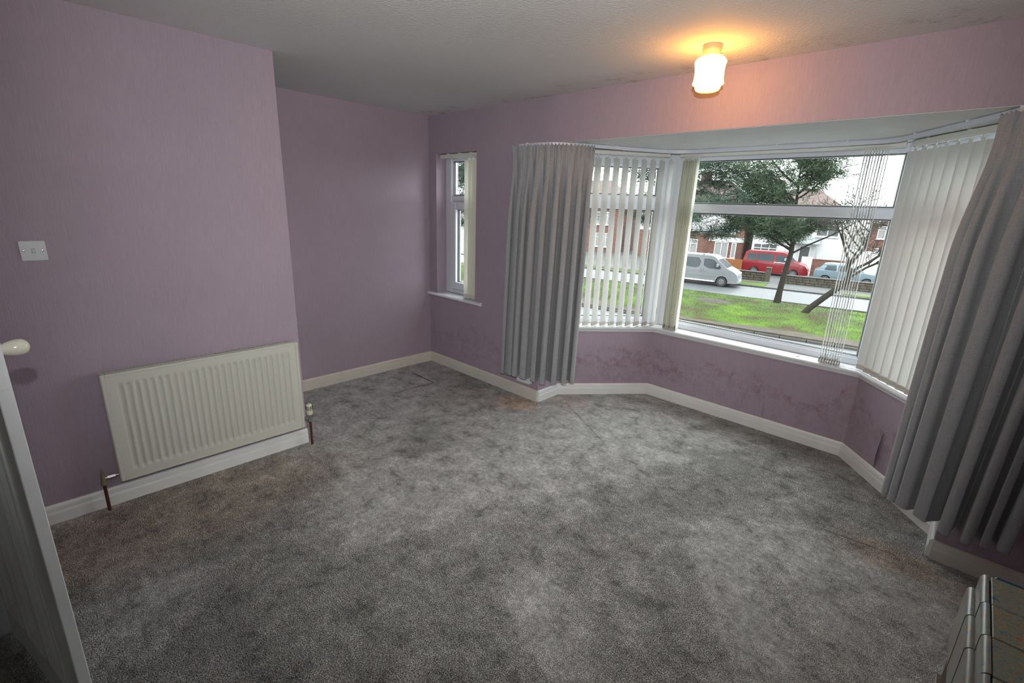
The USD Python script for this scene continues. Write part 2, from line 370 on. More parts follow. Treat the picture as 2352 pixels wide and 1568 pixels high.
floor_poly = unary_union([Polygon([(0, 0), (0, YL - .1), (XL - .05, YL - .1), (XL - .05, YB - .1), (XR + .05, YB - .1), (XR + .05, 0.0)]), Polygon([(1.515, -.1), A, B, Cc, D, (4.125, -.1)])]).buffer(0.02)
obj('floor', extr(floor_poly, 0.1, -0.1), m_carpet, kind='structure', label='grey deep pile carpet with trodden patches covering the whole room')
ceil_poly = Polygon([(-.1, 0.1), (-.1, YB - .1), (XR + .1, YB - .1), (XR + .1, 0.1)])
obj('ceiling', extr(ceil_poly, 0.1, CE), m_ceiling, kind='structure', label='grey white textured ceiling with mould specks along the bay wall')
obj('ceiling_bay', cat_([extr(Polygon([(1.30, 0.271), *[tuple(p) for p in bay_out], (4.34, 0.271)]), 0.1, HB - .0025), bx(1.5155, 4.1245, 0.006, .2712, HB - .0025, HB + .01)]), m_bayceil, kind='structure', label='lower pale ceiling inside the bay window')
obj('wall_left', bx(XL - 0.25, XL, YB - .1, YL, -.05, CE + .05), m_wall, kind='structure', label='projecting mauve wall carrying the radiator and light switch')
obj('wall_alcove', cat_([bx(-0.2, 0, YL - .1, 0.05, -.05, CE + .05), bx(-.2, XL - .25, YL - .25, YL, -.05, CE + .05)]), m_wall, kind='structure', label='mauve wall of the alcove beside the small window')
W1 = (0.117, 0.69, 0.745, 2.066)    # the small window's opening
fl = diff(bx(-0.2, 1.515, 0, 0.27, -.05, CE + .05), [bx(W1[0], W1[1], -.1, .5, W1[2], W1[3])])
fr_ = bx(4.125, XR + .2, 0, 0.27, -.05, CE + .05)
hd = bx(1.515, 4.125, 0, 0.27, HB, CE + .05)
obj('wall_front', cat_([fl, fr_, hd]), m_wall_spots, kind='structure', label='mauve front wall around the bay opening and small window')
for nm, i, lb in (('wall_bay_left', 0, 'low damp mauve wall under the left bay window'), ('wall_bay_front', 1, 'low damp mauve wall under the middle bay window'), ('wall_bay_right', 2, 'low damp mauve wall under the right bay window')):
    p, q = bay_path[i], bay_path[i + 1]
    o0, o1 = bay_out[i], bay_out[i + 1]
    if i == 0: o0 = np.array([1.40, 0.33])
    if i == 2: o1 = np.array([4.25, 0.30])
    obj(nm, extr(Polygon([p, q, tuple(o1), tuple(o0)]), 0.612 + .05, -.05), m_wall_damp, kind='structure', label=lb)
obj('wall_right', cat_([bx(XR, XR + .2, YB - .1, 0.1, -.05, CE + .05), bx(4.42, XR, -2.95, -1.50, -.05, CE + .05, )]), m_wall, kind='structure', label='mauve right wall with chimney breast behind the tiled fireplace')

obj('wall_back', bx(-.2, XR + .2, YB - .25, YB, -.05, CE + .05), m_paint, kind='structure', label='off white back wall behind the camera')

# skirting boards
SKP = [(0, 0), (-0.0180, 0), (-0.0180, 0.055), (-0.0160, 0.0575), (-0.0160, 0.0615), (-0.0145, 0.064), (-0.0145, 0.086), (-0.0105, 0.095), (-0.005, 0.100), (0, 0.100)]
# room is to the right of each path (clockwise plan seen from above: going so that the wall is on the left)
def skirt(name, path, m, label, prof=SKP):
    obj(name, sweep(prof, path), m, smooth=25, kind='structure', label=label)
skirt('baseboard_left', [(XL, YB), (XL, YL)], m_gloss, 'white skirting board below the radiator')
skirt('baseboard_alcove', [(0, YL), (0, 0)], m_gloss_cream, 'cream skirting board along the alcove wall')
skirt('baseboard_front_left', [(0.0, 0), (1.515, 0)], m_gloss_cream, 'cream skirting board under the small window')
skirt('baseboard_bay', [(1.515, 0.0), A, B, Cc, D, (4.125, 0.0)], m_gloss, 'white skirting board running round the bay')
skirt('baseboard_front_right', [(4.125, 0), (XR, 0)], m_gloss_cream, 'cream skirting board beyond the right curtain')
# paper lifting at its joints and the torn strip under the bay
def seam(name, base, u, h, z0, w, lift, parent_label):
    u = np.array([*u, 0.0]); n = np.array([u[1], -u[0], 0.0])
    b = np.array([*base, 0.0])
    P = []
    for k, z in enumerate(np.linspace(z0, z0 + h, 9)):
        t = math.sin(math.pi * (k / 8.0) ** 0.8)
        P.append((b + np.array([0, 0, z]) + n * 0.0008, b + np.array([0, 0, z]) + u * w * (0.3 + 0.7 * t) + n * (0.0008 + lift * t)))
    V = np.array([x for p in P for x in p] + [x - n * 0.0007 for p in P for x in p])
    F = []
    for k in range(8):
        a = 2 * k
        F += [(a, a + 1, a + 3), (a, a + 3, a + 2), (a + 18, a + 21, a + 19), (a + 18, a + 20, a + 21)]
    return obj(name, (V, np.array(F)), m_wall_damp, label=parent_label, cat='wallpaper flap', group='lifting wallpaper under the bay')
def on_seg(P, Q, s, off=0.0):
    P, Q = np.array(P), np.array(Q)
    u = (Q - P) / np.linalg.norm(Q - P)
    return P + u * s + np.array([-u[1], u[0]]) * off, u
for (P, Q, s, h, z0, w, lift, lb) in ((Cc, D, 0.33, 0.25, 0.10, 0.024, 0.022, 'torn wallpaper flap gaping at the foot of the right bay wall'),
                                   (B, Cc, 0.98, 0.13, 0.10, 0.010, 0.006, 'lifted wallpaper joint under the middle bay window, towards its right end'),
                                   (B, Cc, 0.43, 0.12, 0.16, 0.006, 0.004, 'lifted wallpaper joint under the middle bay window, towards its left end'),
                                   (A, B, 0.47, 0.15, 0.10, 0.006, 0.004, 'lifted wallpaper joint low on the left bay wall beside the curtain')):
    p, u = on_seg(P, Q, s)
    seam('wallpaper_flap', p, u, h, z0, w, lift, lb)

# bay sill: a rounded nose board with a moulding under it
SZ = 0.637
sill_prof = [(0.16, SZ), (-0.022, SZ), (-0.031, SZ - .003), (-0.036, SZ - .009), (-0.036, SZ - .019), (-0.031, SZ - .025), (-0.022, SZ - .027), (0.16, SZ - .027)]
bay_sill_path = [(1.44, A[1] - (1.515 - 1.44) * 1.19), B, Cc, (4.20, D[1] - 0.075 * 1.235)]
sl = thing('trim_1', 'white window sill running round the three sides of the bay', kind='structure')
obj('sill_board', sweep(sill_prof, [A, B, Cc, D]), m_sill, sl, smooth=35)
obj('sill_moulding', sweep([(0.001, SZ - .026), (-0.020, SZ - .026), (-0.020, SZ - .034), (-0.015, SZ - .042), (-0.012, SZ - .05), (0.001, SZ - .05)], [A, B, Cc, D]), m_gloss, sl, smooth=35)

# ------------------------------------------------------------------ windows
def frame_ring(x0, x1, z0, z1, wl, wr, wb, wt, y0, y1, b=0.006):
    return cat_([bx(x0, x0 + wl, y0, y1, z0, z1, b), bx(x1 - wr, x1, y0, y1, z0, z1, b), bx(x0 + wl - .002, x1 - wr + .002, y0, y1, z0, z0 + wb, b), bx(x0 + wl - .002, x1 - wr + .002, y0, y1, z1 - wt, z1, b)])
def light(parent, x0, x1, z0, z1, y):
    """Glass with its black gasket, spacer and bead round one opening."""
    pn = obj('pane', bx(x0 - .008, x1 + .008, y + .018, y + .022, z0 - .008, z1 + .008), m_pane, parent)
    obj('gasket', frame_ring(x0 - .004, x1 + .004, z0 - .004, z1 + .004, .008, .008, .007, .008, y + .004, y + .014, 0.0), m_gasket, pn)
    obj('spacer', frame_ring(x0 - .010, x1 + .010, z0 - .010, z1 + .010, .022, .022, .018, .018, y + .024, y + .034, 0.0), m_spacer, pn)
def window(name, label, loc, rz, w, z0, z1, xg0, xg1, tr0, tr1, zb, zt, sash=None, outer=0.05):
    """One window in its own frame: outer ring, transom, lower and upper lights. Glass runs xg0..xg1."""
    t = thing(name, label, loc=loc, rz=rz, kind='structure')
    obj('outer_frame', cat_([frame_ring(0, w, z0, z1, xg0 - .012, w - xg1 - .012, zb - z0 - .012, z1 - zt - .012, 0.0, 0.07), frame_ring(xg0 - .03, xg1 + .03, zb - .03, zt + .03, .03, .03, .03, .03, .008, .06, .008)]), m_upvc, t)
    obj('transom', cat_([bx(xg0 - .015, xg1 + .015, 0.004, .06, tr0 + .01, tr1 - .01, .006), bx(xg0 - .01, xg1 + .01, 0.010, .06, tr0, tr1, .008)]), m_upvc, t)
    lo = (xg0, xg1, zb, tr0)
    if sash:
        s = sash
        lo = (xg0 + s, xg1 - s, zb + s, tr0 - s)
        sh = obj('sash', cat_([frame_ring(xg0 - .004, xg1 + .004, zb - .004, tr0 + .004, s + .004, s + .004, s + .004, s + .004, -.014, .05, .005)]), m_upvc, t)
    light(t, *lo, 0.012)
    light(t, xg0, xg1, tr1, zt, 0.012)
    return t
# small window in the front wall
w1 = window('window_1', 'narrow white window in the front wall beside the alcove', (W1[0], 0.113, W1[2] + .004), 0, W1[1] - W1[0], 0.0, W1[3] - W1[2], 0.1, W1[1] - W1[0] - 0.1, 0.945 - .06, 0.951, 0.052, 1.256, sash=0.066)
nose = 0.036
obj('window_board', bx(.0005, .5725, -.113, .002, -.020, -.0005), m_sill, w1)
obj('window_sill', sweep([(0.001 + .0, 0.0), (-.024, 0.0), (-.034, -.004), (-.040, -.012), (-.040, -.022), (-.034, -.029), (-.024, -.032), (0.001, -.032)], [(-0.117, -0.113), (0.67, -0.113)]), m_sill, w1, smooth=35)
# the three bay windows, set back on the sill
FO = 0.10
fp = offset_path(bay_path, FO)
def seglen(p, q): return float(np.linalg.norm(np.array(q) - np.array(p)))
def ang(p, q): return math.atan2(q[1] - p[1], q[0] - p[0])
wl_, wf_, wr_ = seglen(fp[0], fp[1]), seglen(fp[1], fp[2]), seglen(fp[2], fp[3])
ZT, ZG0, ZG1 = HB - SZ, 0.062, 2.015 - SZ
window('window_2', 'left side window of the bay behind half open blind slats', (*fp[0], SZ), ang(fp[0], fp[1]), wl_, 0, ZT, 0.06, 0.775, 0.985, 1.105, ZG0, 1.325, sash=None)
w3 = window('window_3', 'wide middle window of the bay looking onto the street', (*fp[1], SZ), ang(fp[1], fp[2]), wf_, 0, ZT, 0.10, wf_ - 0.10, 0.978, 1.054, ZG0, ZG1)
window('window_4', 'right side window of the bay behind closed blind slats', (*fp[2], SZ), ang(fp[2], fp[3]), wr_, 0, ZT, 0.12, wr_ - 0.06, 0.985, 1.105, ZG0, 1.325, sash=None)
w2 = stage.GetPrimAtPath('/World/window_2')
obj('window_handle', cat_([bx(0.866, 0.892, -.014, 0.002, 0.085, 0.200, .004), bx(0.871, 0.887, -.026, -.010, 0.092, 0.150, .005)]), m_beige, w2, label='beige handle plate')
# corner posts between the windows
for nm, k in (('trim_2', 1), ('trim_3', 2)):
    p = fp[k]
    c = np.array(p) + (np.array(bay_out[k]) - np.array(bay_path[k])) / 0.28 * 0.02
    obj(nm, xf(lathe([(0, SZ), (0.048, SZ), (0.048, HB), (0, HB)], 12), None, (c[0], c[1], 0)), m_upvc, kind='structure', label='white corner post at the %s end of the middle bay window' % ('left' if k == 1 else 'right'))

# ------------------------------------------------------------------ curtain track and curtains
track_path = [(1.29, -0.10), (1.56, -0.10), (1.66, -0.02), (1.77, 0.14), (2.06, 0.66), (2.16, 0.765), (2.30, 0.80), (3.36, 0.79), (3.49, 0.755), (3.58, 0.65), (3.92, 0.12), (4.00, -0.02), (4.09, -0.10), (4.42, -0.10)]
def smooth_path(p, n=3):
    p = np.array(p, float)
    for _ in range(n):
        q = [p[0]]
        for a, b in zip(p[:-1], p[1:]):
            q += [0.75 * a + .25 * b, .25 * a + .75 * b]
        q.append(p[-1])
        p = np.array(q)
    return p
tp = smooth_path(track_path, 2)
tr = thing('curtain_track', 'white plastic curtain track bent round the bay ceiling', 'curtain track')
TZ = 2.050
obj('rail', sweep([(0.006, TZ), (0.006, TZ + .022), (0.004, TZ + .024), (-.004, TZ + .024), (-.006, TZ + .022), (-.006, TZ)], [tuple(p) for p in tp]), m_rail, tr)
for s in (0.02, 0.12, 0.2, 0.3, 0.40, 0.5, 0.60, 0.7, 0.80, 0.88, 0.98):
    d_ = np.concatenate([[0], np.cumsum(np.linalg.norm(np.diff(tp, axis=0), axis=1))])
    q = np.array([np.interp(s * d_[-1], d_, tp[:, k]) for k in (0, 1)])
    wall_side = q[1] < 0.0
    obj('bracket', bx(q[0] - .008, q[0] + .008, q[1] - .010, q[1] + .012 if not wall_side else 0.003, TZ + .018, HB + .002 if not wall_side else TZ + .03, .002), m_rail, tr)

def resample(path, n):
    p = np.array(path, float)
    d = np.concatenate([[0], np.cumsum(np.linalg.norm(np.diff(p, axis=0), axis=1))])
    s = np.linspace(0, d[-1], n)
    q = np.stack([np.interp(s, d, p[:, k]) for k in (0, 1)], 1)
    return q, s
def make_curtain(name, label, top, bottom, zt, zb, folds, seed, sharp=0.7):
    """Pencil pleats at the heading turning into deep round folds lower down; a closed shell 3 mm thick with a turned hem."""
    rng = np.random.RandomState(seed)
    NU, NV = 420, 46
    T, _ = resample(smooth_path(top, 3), NU)
    Bm, _ = resample(smooth_path(bottom, 3), NU)
    u = np.linspace(0, 1, NU)
    # fold phase with uneven widths
    wid = rng.uniform(0.65, 1.45, folds)
    edges = np.concatenate([[0], np.cumsum(wid)]) / wid.sum()
    ph = np.interp(u, edges, np.arange(folds + 1)) * 2 * math.pi
    amp = np.interp(u, (edges[:-1] + edges[1:]) / 2, rng.uniform(0.8, 1.25, folds))
    lean = np.interp(u, (edges[:-1] + edges[1:]) / 2, rng.uniform(-0.5, 0.5, folds))
    pl = rng.uniform(0, 6.28)
    rows = []
    for j in range(NV):
        v = j / (NV - 1.0)                                   # 0 top, 1 hem
        base = T * (1 - v) + Bm * v
        tang = np.gradient(base, axis=0)
        tang /= np.linalg.norm(tang, axis=1, keepdims=True)
        nrm = np.stack([tang[:, 1], -tang[:, 0]], 1)         # towards the room
        k = min(1.0, max(0.0, (v - 0.02) / 0.30)); k = k * k * (3 - 2 * k)
        k2 = max(0.0, 1 - v / 0.10) ** 1.5
        pencil = (0.006 * np.sin(ph * 3.0 + pl) + 0.004 * np.sin(ph * 5.3)) * k2
        w = np.sin(ph + 0.25 * np.sin(3.1 * v + ph * 0.3))
        hw = (ph + 0.25 * np.sin(3.1 * v + ph * 0.3)) / 2
        round_ = 2 * np.abs(np.sin(hw)) ** 0.85 - 1.15
        deep = (0.044 + 0.016 * v) * amp * round_ * (0.20 + 0.80 * k)
        crease = 0.004 * np.sin(2 * ph + 2.5 * v + 1.0) * k
        side = (0.016 * lean + 0.010 * np.sin(ph * 2)) * k
        off = pencil + deep + crease
        z = zt + (zb - zt) * v + (0.010 * np.sin(u * 9 + seed) + 0.006 * np.sin(ph)) * v ** 6
        z = z + (0.006 * np.sin(ph * 3 + pl)) * (1 - v) ** 14
        p = base + nrm * off[:, None] + tang * side[:, None]
        rows.append(np.column_stack([p, z]))
    G = np.array(rows)                                      # NV x NU x 3
    m0 = trimesh.Trimesh(G.reshape(-1, 3), [(0, 1, 2)], process=False)
    def faces(o, flip):
        i, j = np.meshgrid(np.arange(NU - 1), np.arange(NV - 1))
        a = (j * NU + i).ravel() + o; b = a + 1; c = a + NU; d = c + 1
        f = np.concatenate([np.stack([a, c, b], 1), np.stack([b, c, d], 1)])
        return f[:, ::-1] if flip else f
    du = np.gradient(G, axis=1); dv = np.gradient(G, axis=0)
    N = np.cross(du, dv); N /= np.linalg.norm(N, axis=2, keepdims=True) + 1e-12
    if N[NV // 2, :, :].mean(0)[1] > 0: N = -N
    V = np.concatenate([G.reshape(-1, 3), (G - N * 0.003).reshape(-1, 3)])
    F = [faces(0, False), faces(NU * NV, True)]
    ring = [j * NU + i for (j, i) in [(0, i) for i in range(NU)] + [(j, NU - 1) for j in range(1, NV)] + [(NV - 1, i) for i in range(NU - 2, -1, -1)] + [(j, 0) for j in range(NV - 2, 0, -1)]]
    r = np.array(ring); r2 = np.roll(r, -1); o = NU * NV
    F += [np.stack([r, r2, r2 + o], 1), np.stack([r, r2 + o, r + o], 1)]
    me = trimesh.Trimesh(V, np.concatenate(F), process=False)
    me.fix_normals()
    t = thing(name, label, 'curtain', group='curtains at the bay')
    obj('fabric', me, m_curtain, t, smooth=True)
    # heading tape behind the pleats and its hooks
    q, _ = resample(smooth_path(top, 3), 40)
    tapeo = offset_path([tuple(x) for x in q], 0.022)
    obj('heading_tape', sweep([(0.0, zt - .085), (0.0, zt - .012), (0.002, zt - .012), (0.002, zt - .085)], [tuple(x) for x in tapeo]), m_headrail, t)
    for i in range(3, 38, 5):
        x, y = tapeo[i]
        obj('hook', tube([(x, y, zt - .05), (x, y, zt - .026), (x + .001, y + .010, zt - .022)], 0.0022, 6), m_headrail, t)
    return t
make_curtain('curtain', 'grey lined curtain hanging at the left side of the bay beside the small window',
             [(1.26, -0.150), (1.50, -0.150), (1.68, -0.10), (1.80, 0.07), (1.835, 0.13)], [(1.20, -0.12), (1.45, -0.125), (1.62, -0.06), (1.74, 0.07), (1.80, 0.14)], 2.054, 0.228, 9, 5)
make_curtain('curtain', 'grey lined curtain hanging at the right side of the bay at the frame edge',
             [(3.925, 0.07), (3.97, -0.03), (4.07, -0.145), (4.21, -0.155), (4.44, -0.155)], [(3.925, 0.08), (3.98, -0.01), (4.07, -0.10), (4.18, -0.12), (4.37, -0.10)], 2.052, 0.232, 8, 11)

# ------------------------------------------------------------------ vertical blinds
def slat_mesh(w, z0, z1, bow=0.0022, t=0.0012):
    xs = np.linspace(-w / 2, w / 2, 7)
    ys = bow * (1 - (2 * xs / w) ** 2)
    poly = Polygon([(x, y) for x, y in zip(xs, ys)] + [(x, y + t) for x, y in zip(xs[::-1], ys[::-1])])
    return extr(poly, z1 - z0, z0)
def blind(name, label, P, Q, off, s0, s1, bunches, zs0, zs1, mat):
    """slats: list of (distance along P->Q, angle from the window plane in degrees). Slat > weight, hanger."""
    P, Q = np.array(P, float), np.array(Q, float)
    u = (Q - P) / np.linalg.norm(Q - P); n = np.array([-u[1], u[0]])
    o = P + n * off
    a0 = math.atan2(u[1], u[0])
    t = thing(name, label, 'vertical blind', (*o, 0), a0, 'vertical blinds at the windows')
    hr = obj('headrail', cat_([bx(s0, s1, -.018, .018, zs1 + .030, zs1 + .062, .004), bx(s0 + .003, s1 - .003, -.010, .010, zs1 + .026, zs1 + .032)]), m_headrail, t)
    for s in np.linspace(s0 + .12, s1 - .12, 3):
        obj('bracket', bx(s - .015, s + .015, -.021, .02, zs1 + .050, zs1 + .066, .002), m_headrail, hr)
    if isinstance(bunches[0], tuple): bunches = [(bunches, mat)]
    for slats, mat in bunches:
        hang_slats(t, slats, zs0, zs1, mat)
    return t
def hang_slats(t, slats, zs0, zs1, mat):
    Rz = lambda d: rot((0, 0, 1), d)
    for (s, d) in slats:
        sm = xf(slat_mesh(0.089, zs0 + .004, zs1), Rz(d), (s, 0, 0))
        so = obj('slat', sm, mat, t)
        wt = xf(cat_([bx(-.043, .043, -.0028, .0052, zs0, zs0 + .034, .0015)]), Rz(d), (s, 0, 0))
        obj('weight', wt, m_weight, so)
        hg = xf(cat_([bx(-.012, .012, .001, .0045, zs1 - .006, zs1 + .016, .001), bx(-.004, .004, -.003, .006, zs1 + .012, zs1 + .030, .001)]), Rz(d), (s, 0, 0))
        obj('hanger', hg, m_headrail, so)
    # ball chain linking the weights
    for sgn in (-1, 1):
        pts = []
        for i, (s, d) in enumerate(slats):
            e = np.array([math.cos(math.radians(d)), math.sin(math.radians(d))]) * 0.044 * sgn
            p = np.array([s + e[0], e[1], zs0 + .016])
            if pts:
                q = pts[-1]
                gap = np.linalg.norm(p[:2] - q[:2])
                sag = min(0.012, 0.25 * gap + 0.004)
                for f in (0.25, 0.5, 0.75):
                    m_ = q0 * (1 - f) + p * f
                    pts.append(m_ - np.array([0, 0, sag * 4 * f * (1 - f)]))
            pts.append(p); q0 = p
        obj('chain', tube(pts, 0.0011, 5), m_cord, t)
rng = random.Random(3)
SB, STOP = SZ + .006, 2.012
blind('vertical_blind', 'white vertical blind with half open slats at the left side of the bay', A, B, -.005, 0.02, 0.80,
      [(0.065 + 0.0755 * k, 40 + rng.uniform(-2, 2)) for k in range(11)], SB, STOP, m_slat)
front_dir = math.degrees(ang(B, Cc))
bl = [(2.150 - B[0] + 0.0155 * k, 97 + 5 * ((k * 5) % 3 - 1) + rng.uniform(-2, 2)) for k in range(8)]
brr = [(3.335 - B[0] + 0.0150 * k, 96.3 + rng.uniform(-1.3, 1.3)) for k in range(9)]
blind('vertical_blind', 'vertical blind drawn back in two bunches at the ends of the middle bay window', B, Cc, 0.012, 0.05, seglen(B, Cc) - 0.05, [[bl, m_slat_cream], [brr, m_slat]], SB, STOP, m_slat_cream)
blind('vertical_blind', 'white vertical blind with closed overlapping slats at the right side of the bay', Cc, D, -.012, 0.0, 0.80,
      [(0.012 + 0.0775 * k, 9 + rng.uniform(-1, 1)) for k in range(11)], SB, STOP, m_slat)
blind('vertical_blind', 'narrow vertical blind drawn to the right of the small window', (W1[0], 0.055), (W1[1], 0.055), 0, 0.01, W1[1] - W1[0] - .01,
      [(0.415 + 0.056 * k, 52) for k in range(3)], W1[2] + .008, W1[3] - .045 - .02, m_slat_cream)
# beads and bits left lying on the sill
for (x, y, r, lb) in ((3.20, 0.905, 0.008, 'broken white blind clip lying on the bay sill'), ):
    obj('blind_clip', cat_([bx(x - .012, x + .010, y - .006, y + .004, SZ, SZ + .005, .0015), bx(x - .004, x + .012, y - .002, y + .008, SZ, SZ + .008, .002)]), m_cord, label=lb, cat='blind clip')

# ------------------------------------------------------------------ radiator on the left wall
RY0, RY1, RZ0, RZ1 = -2.744, -1.777, 0.152, 0.744
rd = thing('radiator', 'cream panel radiator with vertical flutes on the left wall', 'radiator', (XL, RY0, 0))
RW = RY1 - RY0
def flute_panel(x, n):
    """Pressed front: vertical flutes between flat borders, as one height field with a turned edge."""
    ys = np.linspace(0.02, RW - 0.02, n * 10 + 1)
    f = (ys - 0.055) / (RW - 0.11)
    ph = f * n
    prof = np.where((f > 0) & (f < 1), np.clip(0.5 - 0.5 * np.cos(2 * np.pi * ph), 0, 1), 0.0)
    prof = np.clip(prof * 1.9 - 0.45, 0, 1)
    zs = np.array([RZ0 + .012, RZ0 + .045, RZ0 + .055, RZ0 + .068, RZ0 + .075, RZ1 - .075, RZ1 - .068, RZ1 - .055, RZ1 - .045, RZ1 - .012])
    env = np.array([0, 0, 0, .75, 1, 1, .75, 0, 0, 0.0])
    V = [(x - 0.0085 * p * e, y, z) for z, e in zip(zs, env) for y, p in zip(ys, prof)]
    n_ = len(ys); F = []
    for j in range(len(zs) - 1):
        for i in range(n_ - 1):
            a = j * n_ + i
            F += [(a, a + 1, a + n_ + 1), (a, a + n_ + 1, a + n_)]
    return trimesh.Trimesh(np.array(V), np.array(F), process=False)
obj('front_panel', flute_panel(0.089, 26), m_rad, rd, smooth=True)
obj('panel_frame', cat_([bx(.055, .091, 0.0, .022, RZ0, RZ1, .005), bx(.055, .091, RW - .022, RW, RZ0, RZ1, .005), bx(.055, .0905, .018, RW - .018, RZ0, RZ0 + .016, .004), bx(.055, .0905, .018, RW - .018, RZ1 - .016, RZ1, .004), bx(.055, .076, .01, RW - .01, RZ0 + .01, RZ1 - .01)]), m_rad, rd)
obj('back_panel', bx(.022, .036, 0.012, RW - .012, RZ0 + .01, RZ1 - .01, .003), m_rad, rd)
fins = cat_([bx(.036, .056, y, y + .0025, RZ0 + .03, RZ1 - .018) for y in np.arange(.03, RW - .03, .016)])
obj('convector_fins', fins, m_grille, rd, kind='stuff')
obj('top_grille', cat_([bx(.024, .028, .01, RW - .01, RZ1 - .012, RZ1 + .002), bx(.052, .056, .01, RW - .01, RZ1 - .012, RZ1 + .002)] + [bx(.026, .054, y, y + .005, RZ1 - .006, RZ1 + .001) for y in np.arange(.02, RW - .02, .0125)]), m_grille, rd)
for y in (0.0, RW - .016):
    obj('side_cover', bx(.020, .060, y, y + .016, RZ0 + .004, RZ1 - .002, .003), m_rad, rd)
for y in (.16, RW - .16):
    obj('wall_bracket', bx(-.001, .024, y, y + .04, RZ0 + .06, RZ1 - .05, .002), m_grille, rd)
# lockshield valve, left
ly = -0.066
v1 = obj('lockshield_valve', cat_([xf(lathe([(0, 0), (.0115, 0), (.0130, .004), (.0130, .022), (.010, .026), (.0105, .045), (.0085, .052), (.0085, .066), (.004, .070), (.004, .088), (.003, .094), (0, .094)], 20), None, (.055, ly, .150))]), m_brass, rd, smooth=40, label='dull brass lockshield valve')
obj('valve_tail', xf(cat_([tube([(0, 0, 0), (0, .030, 0)], .0065, 14), tube([(0, .018, 0), (0, .050, 0)], .0115, 6), tube([(0, .044, 0), (0, .072, 0)], .0075, 14)]), None, (.055, ly, .187)), m_chrome, v1, smooth=40)
obj('pipe', tube([(.055, ly, -.01), (.055, ly, .158)], .0078, 16), m_copper, v1, smooth=True)
# thermostatic valve, right
ry = RW + .047
v2 = obj('thermostatic_valve', xf(cat_([lathe([(0, 0), (.0125, 0), (.0135, .003), (.0135, .020), (.011, .024), (.011, .036), (.0155, .040), (.0155, .052), (0, .052)], 20)]), None, (.060, ry, .172)), m_chrome, rd, smooth=40, label='chrome thermostatic valve body')
obj('thermostat_head', xf(lathe([(0, 0), (.0165, 0), (.0205, .006), (.0205, .050), (.0190, .062), (.0165, .072), (.011, .077), (0, .078)], 28), None, (.060, ry, .222)), m_trv, v2, smooth=40)
obj('head_slot', cat_([xf(bx(-.0016, .0016, -.003, .003, .034, .062), rot((0, 0, 1), a), (.060 + .0195 * math.cos(math.radians(a - 90)), ry + .0195 * math.sin(math.radians(a - 90)), .222)) for a in range(0, 360, 30)]), m_dark, v2)
obj('valve_tail', xf(cat_([tube([(0, 0, 0), (0, -.022, 0)], .0065, 14), tube([(0, -.012, 0), (0, -.036, 0)], .0125, 6), tube([(0, -.030, 0), (0, -.056, 0)], .0075, 14)]), None, (.060, ry, .202)), m_chrome, v2, smooth=40)
obj('pipe', tube([(.060, ry, -.01), (.060, ry, .176)], .0078, 16), m_copper, v2, smooth=True)

# ------------------------------------------------------------------ light switch and socket
sw = thing('light_switch', 'white square single light switch high on the left wall', 'light switch', (XL, -2.866, 1.349))
pl = Polygon([(-.043, -.043), (.043, -.043), (.043, .043), (-.043, .043)]).buffer(-.006).buffer(.006)
YZ = np.array([[0, 0, 1], [1, 0, 0], [0, 1, 0]], float)       # plan x,y,z -> wall y,z,x
obj('plate', xf(cat_([extr(pl, .0055), extr(pl.buffer(-.002), .0075)]), YZ), m_plate, sw)
obj('rocker', xf(bx(-.0058, .0058, -.0105, .0105, .005, .0105, .002), YZ @ rot((1, 0, 0), 6)), m_plate, sw)
obj('rocker_gap', xf(bx(-.0068, .0068, -.0117, .0117, .007, .0078), YZ), m_grille, sw)
for y in (-.0302, .0302):
    obj('screw', xf(lathe([(0, 0), (.0036, 0), (.0034, .0015), (0, .002)], 16), YZ, (.0072, y, 0)), m_chrome, sw, smooth=40)
so = thing('power_socket', 'white double power socket low on the front wall behind the left curtain', 'power socket', (1.375, 0.0, 0.188))
XZ = np.array([[1, 0, 0], [0, 0, -1], [0, 1, 0]], float)      # plan x,y,z -> wall x, z, -y
rect = lambda w, h, r: sbox(-w / 2, -h / 2, w / 2, h / 2).buffer(-r).buffer(r)
obj('back_box', xf(extr(rect(.146, .086, .005), .032), XZ), m_socket, so)
obj('face_plate', xf(cat_([extr(rect(.147, .087, .006), .008), extr(rect(.143, .083, .006), .011)]), XZ, (0, -.031, 0)), m_socket, so)
for cx in (-.036, .036):
    obj('pin_hole', xf(cat_([bx(cx - .002, cx + .002, .006, .015, .0, .0118), bx(cx - .016, cx - .008, -.010, -.006, 0, .0118), bx(cx + .008, cx + .016, -.010, -.006, 0, .0118)]), XZ, (0, -.031, 0)), m_dark, so)
    obj('rocker', xf(bx(cx - .006 + (.022 if cx < 0 else -.022), cx + .006 + (.022 if cx < 0 else -.022), .018, .034, .009, .015, .002), XZ, (0, -.031, 0)), m_socket, so)

